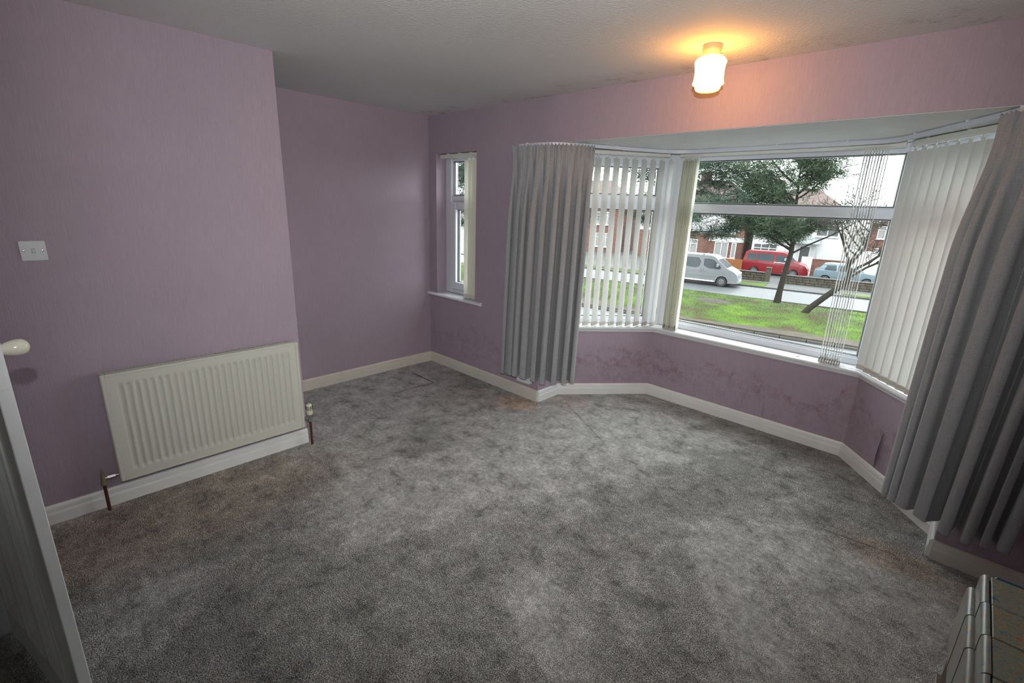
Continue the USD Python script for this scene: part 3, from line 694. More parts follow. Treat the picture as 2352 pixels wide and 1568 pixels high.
# ------------------------------------------------------------------ ceiling lamp
lp = thing('ceiling_light', 'lit opal glass ceiling light glowing orange above the bay', 'ceiling light', (2.842, -0.400, CE))
obj('ceiling_rose', lathe([(0, 0), (.043, 0), (.045, -.004), (.0455, -.018), (.044, -.026), (.040, -.030), (.038, -.044), (.034, -.050), (0, -.050)], 36), plain('lamp_base_plastic', (0.38, 0.32, 0.25), 0.45), lp, smooth=40)
m_opal = M('lit_opal_glass', {'lw': ('layer_weight', {'blend': 0.35}), 'r': ('rgb_ramp', {'ramp': [(0.0, (1.0, 0.40, 0.060)), (0.50, (0.85, 0.33, 0.048)), (0.80, (0.16, 0.075, 0.012)), (1.0, (0.050, 0.030, 0.006))]}), 'e': ('emission', {'strength': 30.0})},
           [('lw.facing', 'r.fac'), ('r.color', 'e.color')], surface='e.emission')
shade_prof = [(.036, -.046), (.050, -.052), (.066, -.060), (.0735, -.070), (.0745, -.078), (.0715, -.090), (.0695, -.110), (.0690, -.130), (.0695, -.148), (.0715, -.160), (.0740, -.168), (.0725, -.174), (.064, -.178), (.0605, -.184), (.0595, -.192), (.055, -.199), (.044, -.204), (.022, -.206), (0, -.206)]
obj('shade', lathe(shade_prof, 48), m_opal, lp, smooth=50)
obj('shade_screw', cat_([xf(lathe([(0, 0), (.004, 0), (.004, .012), (0, .012)], 10), rot((0, 1, 0), 90), (.044, 0, -.047))]), m_chrome, lp)

# ------------------------------------------------------------------ door standing ajar at the left edge
DE = np.array([2.376, -2.987])          # the leading edge, corner nearest the camera
da = math.radians(90 + 13.0)
du = np.array([-math.sin(da), math.cos(da)])          # along the leaf, away from the camera
HWD = DE + du * 0.735
dr = thing('door_1', 'white panelled door standing ajar at the left edge of the view', loc=(*DE, 0.0), rz=math.atan2(du[1], du[0]), kind='structure')
# local x runs from the leading edge to the hinge; local y: +y is the panelled face side (left of travel)
TH = 0.028
m_door = speck('door_gloss_paint', (0.74, 0.78, 0.81), 0.22, 5, 0.04, 0.1, 20, 0.5)
panels = [(0.095, 0.250), (0.296, 0.449), (0.500, 0.655)]
zp0, zp1 = 0.160, 1.10
core = diff(bx(0, 0.735, 0, TH, 0.012, 1.98, .002), [bx(a, b, TH - .012, TH + .1, zp0, zp1) for a, b in panels] + [bx(.095, .655, TH - .012, TH + .1, 1.36, 1.86)])
# keep the seen face at y=0..: the panelled face is the one turned to the camera's left
core.apply_translation((0, 0, 0))
obj('door_leaf', core, m_door, dr)
def moulding(a, b, z0, z1):
    prof = [(0.0, TH - .013), (0.0, TH + .004), (-.004, TH + .006), (-.009, TH + .003), (-.012, TH - .002), (-.017, TH - .003), (-.021, TH - .008), (-.026, TH - .013)]
    ms = []
    path = [(a, z0), (a, z1), (b, z1), (b, z0), (a, z0)]
    def strip(p, q):
        # a straight length, mitred at 45 degrees
        p, q = np.array(p, float), np.array(q, float)
        u = (q - p) / np.linalg.norm(q - p); n = np.array([u[1], -u[0]])
        L = np.linalg.norm(q - p)
        V = []
        for d, h in prof:
            i = -d
            P0 = p + n * i + u * i; P1 = q + n * i - u * i
            V += [(P0[0], h, P0[1]), (P1[0], h, P1[1])]
        F = []
        k = len(prof)
        for j in range(k):
            a_, b_ = 2 * j, 2 * ((j + 1) % k)
            F += [(a_, a_ + 1, b_ + 1), (a_, b_ + 1, b_)]
        mm = trimesh.Trimesh(np.array(V), np.array(F), process=False)
        return mm
    return cat_([strip(path[i], path[i + 1]) for i in range(4)])
for a, b in panels:
    obj('panel_moulding', moulding(a, b, zp0, zp1), m_door, dr)
obj('panel_moulding', moulding(.095, .655, 1.36, 1.86), m_door, dr)
# knob on the far face: rose, neck and egg
kx, kz = 0.118, 1.222
kn = obj('door_knob', xf(lathe([(0, 0), (.0110, 0), (.0112, .012), (.0122, .020), (.0155, .028), (.0190, .038), (.0212, .048), (.0216, .055), (.0198, .064), (.0150, .0705), (.0080, .0745), (0, .0755)], 32), np.array([[1, 0, 0], [0, 0, -1], [0, 1, 0]], float), (kx, 0.002, kz)), m_knob, dr, smooth=True, label='chipped cream porcelain knob')
obj('rose', xf(lathe([(0, 0), (.024, 0), (.024, .004), (.018, .008), (0, .009)], 28), np.array([[1, 0, 0], [0, 0, -1], [0, 1, 0]], float), (kx, 0.002, kz)), m_knob, kn, smooth=40)
obj('latch_plate', bx(-.0015, .001, .006, .022, kz - .07, kz + .07, .0005), m_door, dr)
for z in (0.22, 1.75):
    obj('hinge', tube([(0.741, TH + .004, z), (0.741, TH + .004, z + .09)], .006, 10), m_brass, dr)
# the lining and architrave beyond the hinge
jp = HWD + du * 0.03
fr = thing('trim_4', 'white door lining and architrave behind the hinge side of the door', loc=(*DE, 0), rz=math.atan2(du[1], du[0]), kind='structure')
obj('lining', bx(0.745, 0.775, -.05, .085, 0, 2.02, .003), m_door, fr)
obj('architrave', cat_([bx(0.765, 0.835, .085, .103, 0, 2.06, .006), bx(.775, .825, .10, .108, 0, 2.05, .004)]), m_door, fr)
nwl = bx(0.775, 1.6, -.03, .085, -.05, CE + .03)
obj('partition', nwl, m_wall, fr)
obj('skirting', cat_([bx(0.835, 1.6, .085, .10, 0, .10, .003)]), m_door, fr)

# ------------------------------------------------------------------ tiled fireplace on the right
FX, FY, FZ = 4.128, -1.610, 0.900     # front top edge, far end, top
TL = 0.106                            # tile pitch
fpz = thing('fireplace', 'mottled glazed tile fireplace with stepped mantel at the lower right corner', 'fireplace', (FX, FY, 0))
def tile_material(name, cols, scale, rough=0.16, stretch=(1, 1, 1)):
    rough += 0.12
    return M(name, {'tc': ('texture_coordinate', {}), 'mp': ('mapping', {'scale': stretch}), 'n': ('noise_texture', {'scale': scale, 'detail': 4.0, 'roughness': 0.6, 'distortion': 0.6}),
                    'n2': ('noise_texture', {'scale': 9.0, 'detail': 1.0}),
                    'a': ('math', {'math_type': 'multiply_add', 'value2': 0.75, 'value3': -0.12}), 'b': ('math', {'math_type': 'multiply_add', 'value2': 0.48}),
                    'r': ('rgb_ramp', {'ramp': cols}), 'p': ('principled_bsdf', {'roughness': rough, 'coat_weight': 0.25, 'coat_roughness': 0.2, 'specular_ior_level': 0.35})},
             [('tc.object', 'mp.vector'), ('mp.vector', 'n.vector'), ('tc.object', 'n2.vector'), ('n.fac', 'a.value1'), ('n2.fac', 'b.value1'), ('a.value', 'b.value3'), ('b.value', 'r.fac'), ('r.color', 'p.base_color')])
mott = [(a, mul(c, 1.35)) for a, c in [(0.28, (0.02, 0.06, 0.13)), (0.37, (0.09, 0.17, 0.22)), (0.44, (0.24, 0.22, 0.13)), (0.50, (0.11, 0.17, 0.18)), (0.56, (0.27, 0.24, 0.15)), (0.61, (0.25, 0.10, 0.045)), (0.68, (0.16, 0.19, 0.17)), (0.75, (0.30, 0.27, 0.17))]]
m_tiles = [tile_material('mottled_tile_%d' % i, mott[:], 78 + 8 * i) for i in range(3)]
m_tface = tile_material('streaked_tile', [(0.25, (0.10, 0.135, 0.145)), (0.42, (0.19, 0.20, 0.16)), (0.52, (0.15, 0.18, 0.18)), (0.62, (0.24, 0.13, 0.06)), (0.66, (0.17, 0.19, 0.18))], 22, 0.22, (1, 1, 0.25))
m_edge = tile_material('edge_tile', [(0.3, (0.10, 0.17, 0.23)), (0.42, (0.22, 0.23, 0.18)), (0.50, (0.14, 0.20, 0.22)), (0.58, (0.27, 0.15, 0.08)), (0.66, (0.22, 0.23, 0.19))], 24, 0.14)
m_blue = tile_material('blue_end_tile', [(0.3, (0.01, 0.05, 0.10)), (0.7, (0.03, 0.12, 0.20))], 12, 0.2)
m_grout = plain('dark_grout', (0.05, 0.045, 0.04), 0.8)
DEP = 0.285
NT = 13
body = cat_([bx(0.012, DEP, -NT * TL + .004, -.006, 0.02, FZ - .008), bx(-.004, .05, -NT * TL + 0.012, -.002, 0.02, FZ - .06)])
obj('body', body, m_grout, fpz)
def bull(y0, y1, xf0, zt, h, r=0.0105, w=0.0118):
    """An edge tile: rounded top nose, face going down h, along y."""
    a = np.linspace(0, math.pi / 2, 7)
    prof = [(xf0 + w, zt)] + [(xf0 + r - r * math.sin(t), zt - r + r * math.cos(t)) for t in a] + [(xf0, zt - h), (xf0 + .009, zt - h), (xf0 + .009, zt - .03), (xf0 + w, zt - .012)]
    p = Polygon(prof)
    m = trimesh.creation.extrude_polygon(p, y1 - y0)
    # local: prof x -> x, prof y -> z, height -> y
    m.apply_transform(np.array([[1, 0, 0, 0], [0, 0, 1, y0], [0, 1, 0, 0], [0, 0, 0, 1.0]]))
    return m
for k in range(NT):
    y1 = -k * TL - .0012; y0 = -(k + 1) * TL + .0012
    jit = ((k * 37) % 5 - 2) * 0.0004
    e = bull(y0, y1, jit, FZ + jit, 0.078)
    obj('edge_tile', e, m_edge, fpz, smooth=35)
    zt = FZ - .080
    for j in range(7):                                           # face tiles below the nose
        z1 = zt - j * TL; z0 = max(0.128, z1 - TL + .0025)
        if z1 - z0 < .01: continue
        if j == 0: continue
        obj('face_tile', bx(-.012 + jit, .0, y0 + .006, y1 + .006, z0 - .105, z1 - .105, .0015), m_tface, fpz)
    # lower step: its own rounded top tile
    e2 = bull(y0 + .006, y1 + .006, -.012 + jit, FZ - .045, 0.140)
    obj('step_tile', e2, m_edge if k == 0 else m_tface, fpz, smooth=35)
    for i in range(3):                                           # top of the mantel
        x0 = .0145 + i * (DEP - .014) / 3; x1 = .0145 + (i + 1) * (DEP - .014) / 3 - .0022
        obj('top_tile', bx(x0, x1, y0, y1, FZ - .012, FZ - .0005 + ((k * 5 + i * 3) % 3 - 1) * .0004, .0014), m_tiles[(k + 2 * i) % 3], fpz)
for i in range(3):
    x0 = .020 + i * .09; x1 = x0 + .0875
    obj('end_tile', bx(x0, x1, -.001, .009, FZ - .09, FZ - .001 - .001 * i, .003), m_blue, fpz, label='dark blue end tile')


# ------------------------------------------------------------------ the street outside (the room is upstairs)
GZ = -3.0
EXT = 0.23     # tones below are read at the picture's exposure under this sky
SU = np.array([0.988, 0.157]); SV = np.array([-0.157, 0.988]); SO = np.array([0.0, 26.8])
SA = math.atan2(SU[1], SU[0])
def sw_(s, t, z=GZ):
    p = SO + s * SU + t * SV
    return (p[0], p[1], z)
STREET = (*SO, GZ)
m_road = speck('wet_tarmac', S(160, 165, 168), 0.5, 1.2, 0.12, 0.25, 90, 0.16)
m_pave = speck('paving_slabs_tone', S(128, 130, 130), 0.6, 1.5, 0.12, 0.2, 60, 0.15)
m_kerb = speck('kerb_stone', S(84, 80, 74), 0.6, 3, 0.2)
m_bark = speck('bark', S(76, 72, 62), 0.9, 14, 0.35, 0.8, 40, 0.2, (1, 1, .3))
m_twig = speck('twig', S(84, 76, 66), 0.9, 14, 0.3)
m_brick = M('house_brick', {'tc': ('texture_coordinate', {}), 'mp': ('mapping', {'rotation': (math.pi / 2, 0, 0)}),
            'b': ('brick_texture', {'color1': S(176, 104, 80), 'color2': S(150, 82, 62), 'mortar': S(165, 150, 138), 'scale': 1.0, 'brick_width': 0.225, 'row_height': 0.075, 'mortar_size': 0.008}),
            'p': ('principled_bsdf', {'roughness': 0.85})}, [('tc.object', 'mp.vector'), ('mp.vector', 'b.vector'), ('b.color', 'p.base_color')])
m_render = speck('white_render', (0.33, 0.33, 0.33), 0.8, 2, 0.06)
m_upv2 = plain('house_white_frames', (0.4, 0.41, 0.42), 0.4)
m_hglass = plain('house_window_glass', (0.06, 0.065, 0.065), 0.2, 0.2)
m_curt2 = plain('house_net_curtains', (0.15, 0.15, 0.145), 0.8)
m_tile = M('roof_tiles', {'tc': ('texture_coordinate', {}), 'w': ('wave_texture', {'bands_direction': 'z', 'scale': 2.2, 'distortion': 0.6}), 'n': ('noise_texture', {'scale': 6.0, 'detail': 3.0}),
           'r': ('rgb_ramp', {'ramp': [(0.3, S(122, 98, 92)), (0.7, S(156, 128, 118))]}), 'b': ('bump', {'strength': 0.6, 'distance': 0.03}), 'p': ('principled_bsdf', {'roughness': 0.8})},
           [('tc.object', 'w.vector'), ('tc.object', 'n.vector'), ('n.fac', 'r.fac'), ('r.color', 'p.base_color'), ('w.fac', 'b.height'), ('b.normal', 'p.normal')])
m_stone = speck('garden_wall_stone', S(118, 108, 90), 0.9, 5, 0.35, 0.5, 20)
m_silver = plain('silver_paint', (0.135, 0.142, 0.15), 0.4, 0.3, 0.0, 0.06)
m_red = plain('red_paint', S(186, 24, 40), 0.3, 0.5, 0.0, 0.15)
m_bluec = plain('pale_blue_paint', (0.10, 0.14, 0.16), 0.25, 0.5, 0.3, 0.5)
m_tyre = plain('tyre', (0.025, 0.025, 0.026), 0.8)
m_hub = plain('wheel_hub', (0.10, 0.10, 0.105), 0.4, 0.4, 0.3)
m_bump = plain('grey_bumper', (0.16, 0.175, 0.18), 0.5)
m_vglass = plain('vehicle_glass', (0.035, 0.045, 0.05), 0.12, 0.16)
m_head = plain('headlamp', (0.5, 0.5, 0.5), 0.15, 0.6)
m_white = plain('white_plate', (0.75, 0.75, 0.72), 0.5)
m_fence = speck('orange_fence', S(206, 122, 34), 0.7, 6, 0.2, stretch=(1, 1, 6))
m_grass = M('lawn', {'tc': ('texture_coordinate', {}), 'n': ('noise_texture', {'scale': 0.55, 'detail': 5.0, 'roughness': 0.6}), 'n2': ('noise_texture', {'scale': 14.0, 'detail': 3.0}),
            'r': ('rgb_ramp', {'ramp': [(0.36, S(112, 98, 66)), (0.45, S(104, 128, 52)), (0.56, S(120, 160, 44)), (0.68, S(150, 190, 48))]}),
            'r2': ('rgb_ramp', {'ramp': [(0.3, (0.72, 0.74, 0.7)), (0.7, (1.15, 1.12, 1.1))]}), 'm': ('mix_color', {'blend_type': 'multiply', 'fac': 1.0, 'use_clamp': False}), 'p': ('principled_bsdf', {'roughness': 0.9, 'specular_ior_level': 0.15})},
            [('tc.object', 'n.vector'), ('tc.object', 'n2.vector'), ('n.fac', 'r.fac'), ('n2.fac', 'r2.fac'), ('r.color', 'm.a'), ('r2.color', 'm.b'), ('m.result', 'p.base_color')])
m_soil = speck('bare_soil', S(104, 92, 74), 0.95, 3, 0.3, 0.5, 20)
def leaf_material(name, cols):
    return M(name, {'o': ('geometry', {}), 'r': ('rgb_ramp', {'ramp': cols}), 'd': ('diffuse_bsdf', {}), 't': ('translucent_bsdf', {}), 'm': ('mix_closure', {'fac': 0.25})},
             [('o.random_per_island', 'r.fac'), ('r.color', 'd.color'), ('r.color', 't.color'), ('d.BSDF', 'm.closure1'), ('t.BSDF', 'm.closure2')], surface='m.closure')
m_needle = leaf_material('pine_needles', [(0, S(128, 150, 122)), (0.4, S(166, 186, 146)), (0.75, S(196, 208, 150)), (1, S(232, 216, 128))])
m_needle2 = leaf_material('dark_conifer', [(0, S(116, 144, 126)), (0.6, S(156, 182, 152)), (1, S(194, 206, 154))])

def ground(name, s0, s1, t0, t1, z, m, label, kind='structure', h=0.3):
    return obj(name, bx(s0, s1, t0, t1, z - h, z), m, streetx, kind=None) if False else tag(_gr(name, s0, s1, t0, t1, z, m, h), label=label, kind=kind)
def _gr(name, s0, s1, t0, t1, z, m, h):
    b = bx(s0, s1, t0, t1, z - h, z)
    return obj(name, xf(b, rot((0, 0, 1), math.degrees(SA)), (SO[0], SO[1], 0)), m)
ground('ground', -260, 260, -27.2, 300, GZ - .36, m_soil, 'bare earth beneath the street and gardens')
ground('road', -70, 60, 0.05, 5.25, GZ - .02, m_road, 'wet grey street running across the view')
ground('road', -70, 60, -24, -9.1, GZ - .02, m_road, 'service road below the window, in front of the green')
ground('pavement', -70, 60, 5.35, 8.4, GZ + .06, m_pave, 'grey pavement along the far side of the street')
ground('ground', -90, 80, 8.4, 70, GZ + .03, m_pave, 'driveways and front gardens of the houses opposite')
ground('ground', -90, 80, -27.3, -24, GZ + .02, m_pave, 'front path of this house below the bay')
def kerb_run(name, t, s0, s1, label):
    k = thing(name, label, kind='structure', loc=STREET, rz=SA)
    n = int((s1 - s0) / 0.915)
    for i in range(n):
        obj('kerb_stone', bx(s0 + i * .915 + .006, s0 + (i + 1) * .915 - .006, t - .06, t + .06, -.2, 0.075, .015), m_kerb, k)
    return k
kerb_run('kerb', 5.30, -24, 6, 'dark kerb stones along the far edge of the street')
kerb_run('kerb', -9.02, -17, 4, 'kerb stones along the near edge of the green')
kerb_run('kerb', 0.0, -24, 6, 'kerb stones where the green meets the street')
# the green: gently uneven turf
gs = np.linspace(-30, 14, 90); gt = np.linspace(-8.95, -0.06, 22)
GV = np.array([(s, t, 0.05 + 0.10 * (meshkit.noise(np.array([s * .35, t * .5, 0.0])) - .5) + 0.16 * math.sin(math.pi * (t + 8.95) / 8.9)) for t in gt for s in gs])
GF = np.array([f for j in range(21) for i in range(89) for f in ((j * 90 + i, j * 90 + i + 1, (j + 1) * 90 + i + 1), (j * 90 + i, (j + 1) * 90 + i + 1, (j + 1) * 90 + i))])
gr = thing('green', 'sloping green verge of grass with bare patches between the two roads', kind='structure', loc=STREET, rz=SA)
obj('turf', (GV, GF), m_grass, gr, smooth=True)
rg = np.random.RandomState(4)
bl_v, bl_f = [], []
for i in range(9000):
    s, t = rg.uniform(-20, 5), rg.uniform(-7.9, -.1)
    z = 0.05 + 0.10 * (meshkit.noise(np.array([s * .35, t * .5, 0.0])) - .5) + 0.16 * math.sin(math.pi * (t + 8.95) / 8.9)
    a = rg.uniform(0, 6.28); w = rg.uniform(.006, .014); h = rg.uniform(.03, .08)
    k = len(bl_v)
    bl_v += [(s - w * math.cos(a), t - w * math.sin(a), z - .005), (s + w * math.cos(a), t + w * math.sin(a), z - .005), (s + rg.uniform(-.03, .03), t + rg.uniform(-.03, .03), z + h)]
    bl_f.append((k, k + 1, k + 2))
obj('grass_blades', (np.array(bl_v), np.array(bl_f)), m_grass, gr, kind='stuff')
obj('soil_bed', xf(extr(Polygon([(-30, -8.94), (14, -8.94)] + [(s, -7.75 + 0.35 * math.sin(s * .9) + .25 * math.sin(s * 2.3)) for s in np.linspace(14, -30, 60)]), .05), None, (0, 0, 0.075)), m_soil, gr)
for (s, t, r) in ((-1.95, -3.95, 0.75), (-3.4, -0.95, 0.4), (-6.2, -3.6, 1.1)):
    obj('soil_ring', xf(lathe([(0, .0), (r, -.02), (r * .8, .03), (0, .035)], 18), np.diag([1, .8, 1]), (s, t, 0.17 if t < -2 else .09)), m_soil, gr, smooth=True)
ground('verge', -7.4, -4.95, 5.37, 7.5, GZ + .085, m_grass, 'small strip of grass on the far pavement beside the silver van')
ground('verge', -30.0, -11.5, 5.37, 7.0, GZ + .085, m_grass, 'long strip of grass on the far pavement, left of the silver van')
ground('verge', -.6, 9, 5.37, 6.3, GZ + .085, m_grass, 'strip of grass on the far pavement in front of the blue car')

# --- vehicles: +x is the nose
def wheel(r=.325, w=.2):
    a = lathe([(0.0, -w / 2), (r * .60, -w / 2), (r * .62, -w / 2 - .004), (r * .93, -w / 2), (r, -w / 2 + .03), (r, w / 2 - .03), (r * .93, w / 2), (0, w / 2)], 28)
    return a
def vehicle(name, label, cat, loc, rz, paint, prof, length, width, wheels, side_glass, shield, bump, lampz, wheel_r, extras=()):
    t = thing(name, label, cat, loc, rz)
    P = Polygon(prof).buffer(-.03).buffer(.03)
    for x in wheels:
        P = P.difference(Point(x, wheel_r).buffer(wheel_r + .05))
    b = extr(P, width)
    b.apply_transform(np.array([[1, 0, 0, 0], [0, 0, -1, width / 2], [0, 1, 0, 0], [0, 0, 0, 1.0]]))
    b = trimesh.Trimesh(*trimesh.remesh.subdivide_to_size(b.vertices, b.faces, 0.35))
    zmax = max(z for _, z in prof)
    def taper(v):
        v = v.copy()
        k = np.clip((v[:, 2] - .95) / (zmax - .95), 0, 1)
        v[:, 1] *= 1 - .13 * k ** 1.3
        e = np.clip((v[:, 0] - (length - .55)) / .55, 0, 1)
        v[:, 1] *= 1 - .16 * e ** 2
        return v
    b.vertices = taper(b.vertices)
    obj('body', b, paint, t, smooth=28)
    for side in (-1, 1):
        for poly in side_glass:
            g = extr(Polygon(poly).buffer(-.05).buffer(.05), .012)
            g.apply_transform(np.array([[1, 0, 0, 0], [0, 0, -1, 0], [0, 1, 0, 0], [0, 0, 0, 1.0]]))
            g = trimesh.Trimesh(*trimesh.remesh.subdivide_to_size(g.vertices, g.faces, 0.3))
            v = g.vertices.copy(); flat = v[:, 1].copy(); v[:, 1] = width / 2
            v = taper(v); v[:, 1] = (v[:, 1] + .004 + (flat + .012)) * side
            g = trimesh.Trimesh(v, g.faces if side < 0 else g.faces[:, ::-1], process=False)
            obj('side_window', g, m_vglass, t)
    (x0, z0), (x1, z1) = shield
    sv = []
    for (x, z) in ((x0, z0), (x1, z1)):
        for y in (-1, 1):
            k = max(0, (z - .95) / (zmax - .95)); yy = width / 2 * (1 - .13 * k ** 1.3) - .10
            sv.append((x, y * yy, z))
    nx, nz = (z0 - z1), (x1 - x0); ln = math.hypot(nx, nz); nx, nz = abs(nx) / ln, abs(nz) / ln
    V = np.array([(x + nx * d, y, z + nz * d) for d in (-.01, .012) for x, y, z in sv])
    obj('windscreen', trimesh.convex.convex_hull(V), m_vglass, t)
    obj('bumper', trimesh.convex.convex_hull(np.array([(x, y, z) for z in bump[2:] for (x, y) in ((bump[0], width * .485), (bump[0], -width * .485), (bump[1], width * .34), (bump[1], -width * .34))])), bump_m[0], t)
    for y in (-1, 1):
        obj('headlamp', xf(bx(-.10, .10, -.13, .13, -.10, .10, .05), rot((0, 1, 0), -25), (length - .13, y * (width / 2 - .30), lampz)), m_head, t)
        obj('mirror', bx(x1 - .62, x1 - .48, y * (width / 2 - .02), y * (width / 2 + .17), z1 + .02, z1 + .24, .03), m_bump, t)
    for x in wheels:
        for y in (-1, 1):
            w_ = obj('wheel', xf(wheel(wheel_r), rot((1, 0, 0), 90), (x, y * (width / 2 - .12), wheel_r)), m_tyre, t, smooth=40)
            hubm = lathe([(0, 0), (wheel_r * .58, 0), (wheel_r * .58, .008), (wheel_r * .40, .018), (wheel_r * .2, .010), (0, .014)], 20)
            obj('hub', xf(hubm, rot((1, 0, 0), 90 if y < 0 else -90), (x, y * (width / 2 - .018), wheel_r)), m_hub, w_, smooth=40)
    for nm, mm, ma in extras:
        obj(nm, mm, ma, t)
    return t
bump_m = [m_bump]
van_prof = [(0.02, .32), (0, .55), (.02, 1.25), (.10, 1.80), (.20, 1.93), (.45, 1.97), (2.95, 1.97), (3.25, 1.90), (4.08, 1.22), (4.52, 1.02), (4.72, .84), (4.78, .62), (4.76, .36), (4.70, .26), (.1, .26)]
WV = 1.90
vy = -WV / 2
vehicle('silver_van', 'silver van parked on the far side of the street with its nose to the right', 'van', sw_(-11.12, 4.50, GZ - .02), SA, m_silver, van_prof, 4.78, WV, [0.85, 3.86],
        [[(.25, 1.22), (.25, 1.72), (.62, 1.78), (1.15, 1.78), (1.15, 1.15), (.5, 1.15)], [(1.40, 1.18), (1.40, 1.78), (2.25, 1.78), (2.42, 1.55), (2.35, 1.2), (2.1, 1.12)], [(2.62, 1.30), (2.60, 1.74), (2.95, 1.76), (3.22, 1.70), (3.72, 1.26), (3.70, 1.14), (2.95, 1.14)]],
        ((3.26, 1.87), (4.06, 1.24)), (4.25, 4.82, .26, .60), .84, .325,
        [('door_handle', cat_([bx(2.46, 2.50, s_ * .955, s_ * .985, .98, 1.12, .008) for s_ in (-1, 1)] + [bx(2.56, 2.60, s_ * .955, s_ * .985, .98, 1.12, .008) for s_ in (-1, 1)]), m_bump),
         ('side_strip', cat_([bx(1.2, 3.45, s_ * .948, s_ * .965, .62, .76, .006) for s_ in (-1, 1)]), m_silver),
         ('sill_strip', cat_([bx(1.25, 3.40, s_ * .93, s_ * .962, .28, .36, .01) for s_ in (-1, 1)]), m_white),
         ('number_plate', bx(4.81, 4.835, -.26, .26, .40, .51, .004), m_white),
         ('grille', bx(4.74, 4.785, -.30, .30, .70, .76, .01), m_bump),
         ('roof_rail', cat_([bx(1.2, 1.35, s_ * .60 - .03, s_ * .60 + .03, 1.965, 2.03, .01) for s_ in (-1, 1)] + [bx(2.4, 2.55, s_ * .60 - .03, s_ * .60 + .03, 1.965, 2.03, .01) for s_ in (-1, 1)]), m_bump)])
red_prof = [(0.03, .34), (0, .6), (.03, 1.2), (.14, 1.82), (.26, 1.90), (.5, 1.93), (2.75, 1.93), (3.0, 1.86), (3.62, 1.26), (4.38, 1.04), (4.58, .86), (4.64, .60), (4.62, .38), (4.5, .28), (.1, .28)]
bump_m[0] = m_red
vehicle('red_van', 'red minibus van parked on the driveway behind the low garden wall', 'van', sw_(-7.72, 13.95, GZ - .06), SA, m_red, red_prof, 4.64, 1.84, [0.92, 3.70],
        [[(.30, 1.22), (.36, 1.72), (.95, 1.74), (.95, 1.20)], [(1.02, 1.20), (1.02, 1.74), (2.20, 1.74), (2.20, 1.20)], [(2.40, 1.22), (2.40, 1.72), (2.80, 1.72), (3.00, 1.66), (3.36, 1.28), (3.34, 1.18), (2.45, 1.18)]],
        ((3.0, 1.83), (3.60, 1.28)), (4.1, 4.68, .30, .62), .84, .32,
        [('door_handle', cat_([bx(2.24, 2.38, s_ * .92, s_ * .945, 1.05, 1.10, .006) for s_ in (-1, 1)]), m_bump), ('number_plate', bx(4.67, 4.69, -.26, .26, .42, .53, .004), m_white),
         ('window_strip', cat_([bx(2.3, 3.4, s_ * .918, s_ * .93, 1.12, 1.16, .004) for s_ in (-1, 1)]), m_white)])
car_prof = [(0.0, .35), (.02, .95), (.25, 1.05), (.55, 1.40), (.95, 1.47), (1.95, 1.46), (2.35, 1.34), (2.95, .98), (3.75, .86), (4.02, .70), (4.05, .40), (3.95, .22), (.1, .22)]
bump_m[0] = m_bluec
vehicle('blue_car', 'pale blue hatchback on the driveway at the right, seen through the hanging slats', 'car', sw_(-2.55, 11.6, GZ + .03), SA, m_bluec, car_prof, 4.05, 1.68, [0.75, 3.20],
        [[(.62, 1.0), (.75, 1.34), (1.30, 1.37), (1.35, .98)], [(1.45, .98), (1.42, 1.37), (1.92, 1.37), (2.25, 1.28), (2.66, 1.0)]], ((2.38, 1.31), (2.93, 1.0)), (3.7, 4.08, .24, .5), .70, .30,
        [('number_plate', bx(4.07, 4.09, -.26, .26, .34, .45, .004), m_white)])

# --- garden walls, fence
def stone_wall(label, s0, s1, t, h, posts=()):
    w = thing('garden_wall', label, 'garden wall', (*sw_(s0, t)[:2], GZ + .03), SA, 'garden walls across the street')
    L = s1 - s0
    obj('core', bx(0, L, -.07, .07, -.2, h - .10), m_stone, w)
    r = random.Random(int(s0 * 10) + 77)
    for row in range(3):
        x = -.1 * (row % 2)
        hh = (h - .10) / 3
        while x < L - .05:
            l = r.uniform(.35, .55)
            a, b = max(0, x) + .01, min(L, x + l) - .01
            if b - a > .05:
                d = r.uniform(0, .02)
                obj('stone', bx(a, b, -.115 - d, .115 + d, row * hh + .008, (row + 1) * hh - .008, .02), m_stone, w)
            x += l
    obj('coping', bx(-.02, L + .02, -.15, .15, h - .10, h, .025), m_kerb, w)
    for p, ph in posts:
        obj('gate_post', cat_([bx(p - .16, p + .16, -.16, .16, -.2, ph, .015), bx(p - .19, p + .19, -.19, .19, ph, ph + .06, .015)]), m_stone, w)
    return w
stone_wall('low stone garden wall in front of the red van, left of the gate post', -8.6, -5.2, 8.75, 0.66, [(3.4, .95)])
stone_wall('low stone garden wall in front of the red van, right of the tree trunk', -4.3, 3.6, 8.75, 0.62, [(.1, .8)])
fe = thing('orange_fence', 'bright orange timber fence panel behind the silver van', 'fence', sw_(-9.15, 12.6, GZ + .03), SA + .22)
for i in range(12):
    obj('fence_board', bx(i * .125 + .003, i * .125 + .120, -.012, .012, 0, 1.06 + .008 * ((i * 7) % 3), .004), m_fence, fe)
for z in (.2, .82):
    obj('fence_rail', bx(0, 1.5, .012, .05, z, z + .07, .005), m_fence, fe)
rw = thing('brick_wall', 'red brick side wall between the white house and the blue car', 'wall', sw_(-3.15, 16.0, GZ), SA)
obj('brickwork', bx(0, 2.3, 0, .22, 0, 1.30), m_brick, rw); obj('coping', bx(-.03, 2.33, -.03, .25, 1.30, 1.37, .01), m_brick, rw)
wp = thing('white_gate', 'white panelled side gate beside the red van nose', 'gate', sw_(-3.75, 15.2, GZ), SA)
obj('gate_frame', frame_ring(0, .75, 0, 1.55, .08, .08, .1, .1, 0, .05), m_upv2, wp)
for i in range(5): obj('gate_board', bx(.075 + i * .12, .19 + i * .12, .012, .035, .09, 1.46), m_upv2, wp)

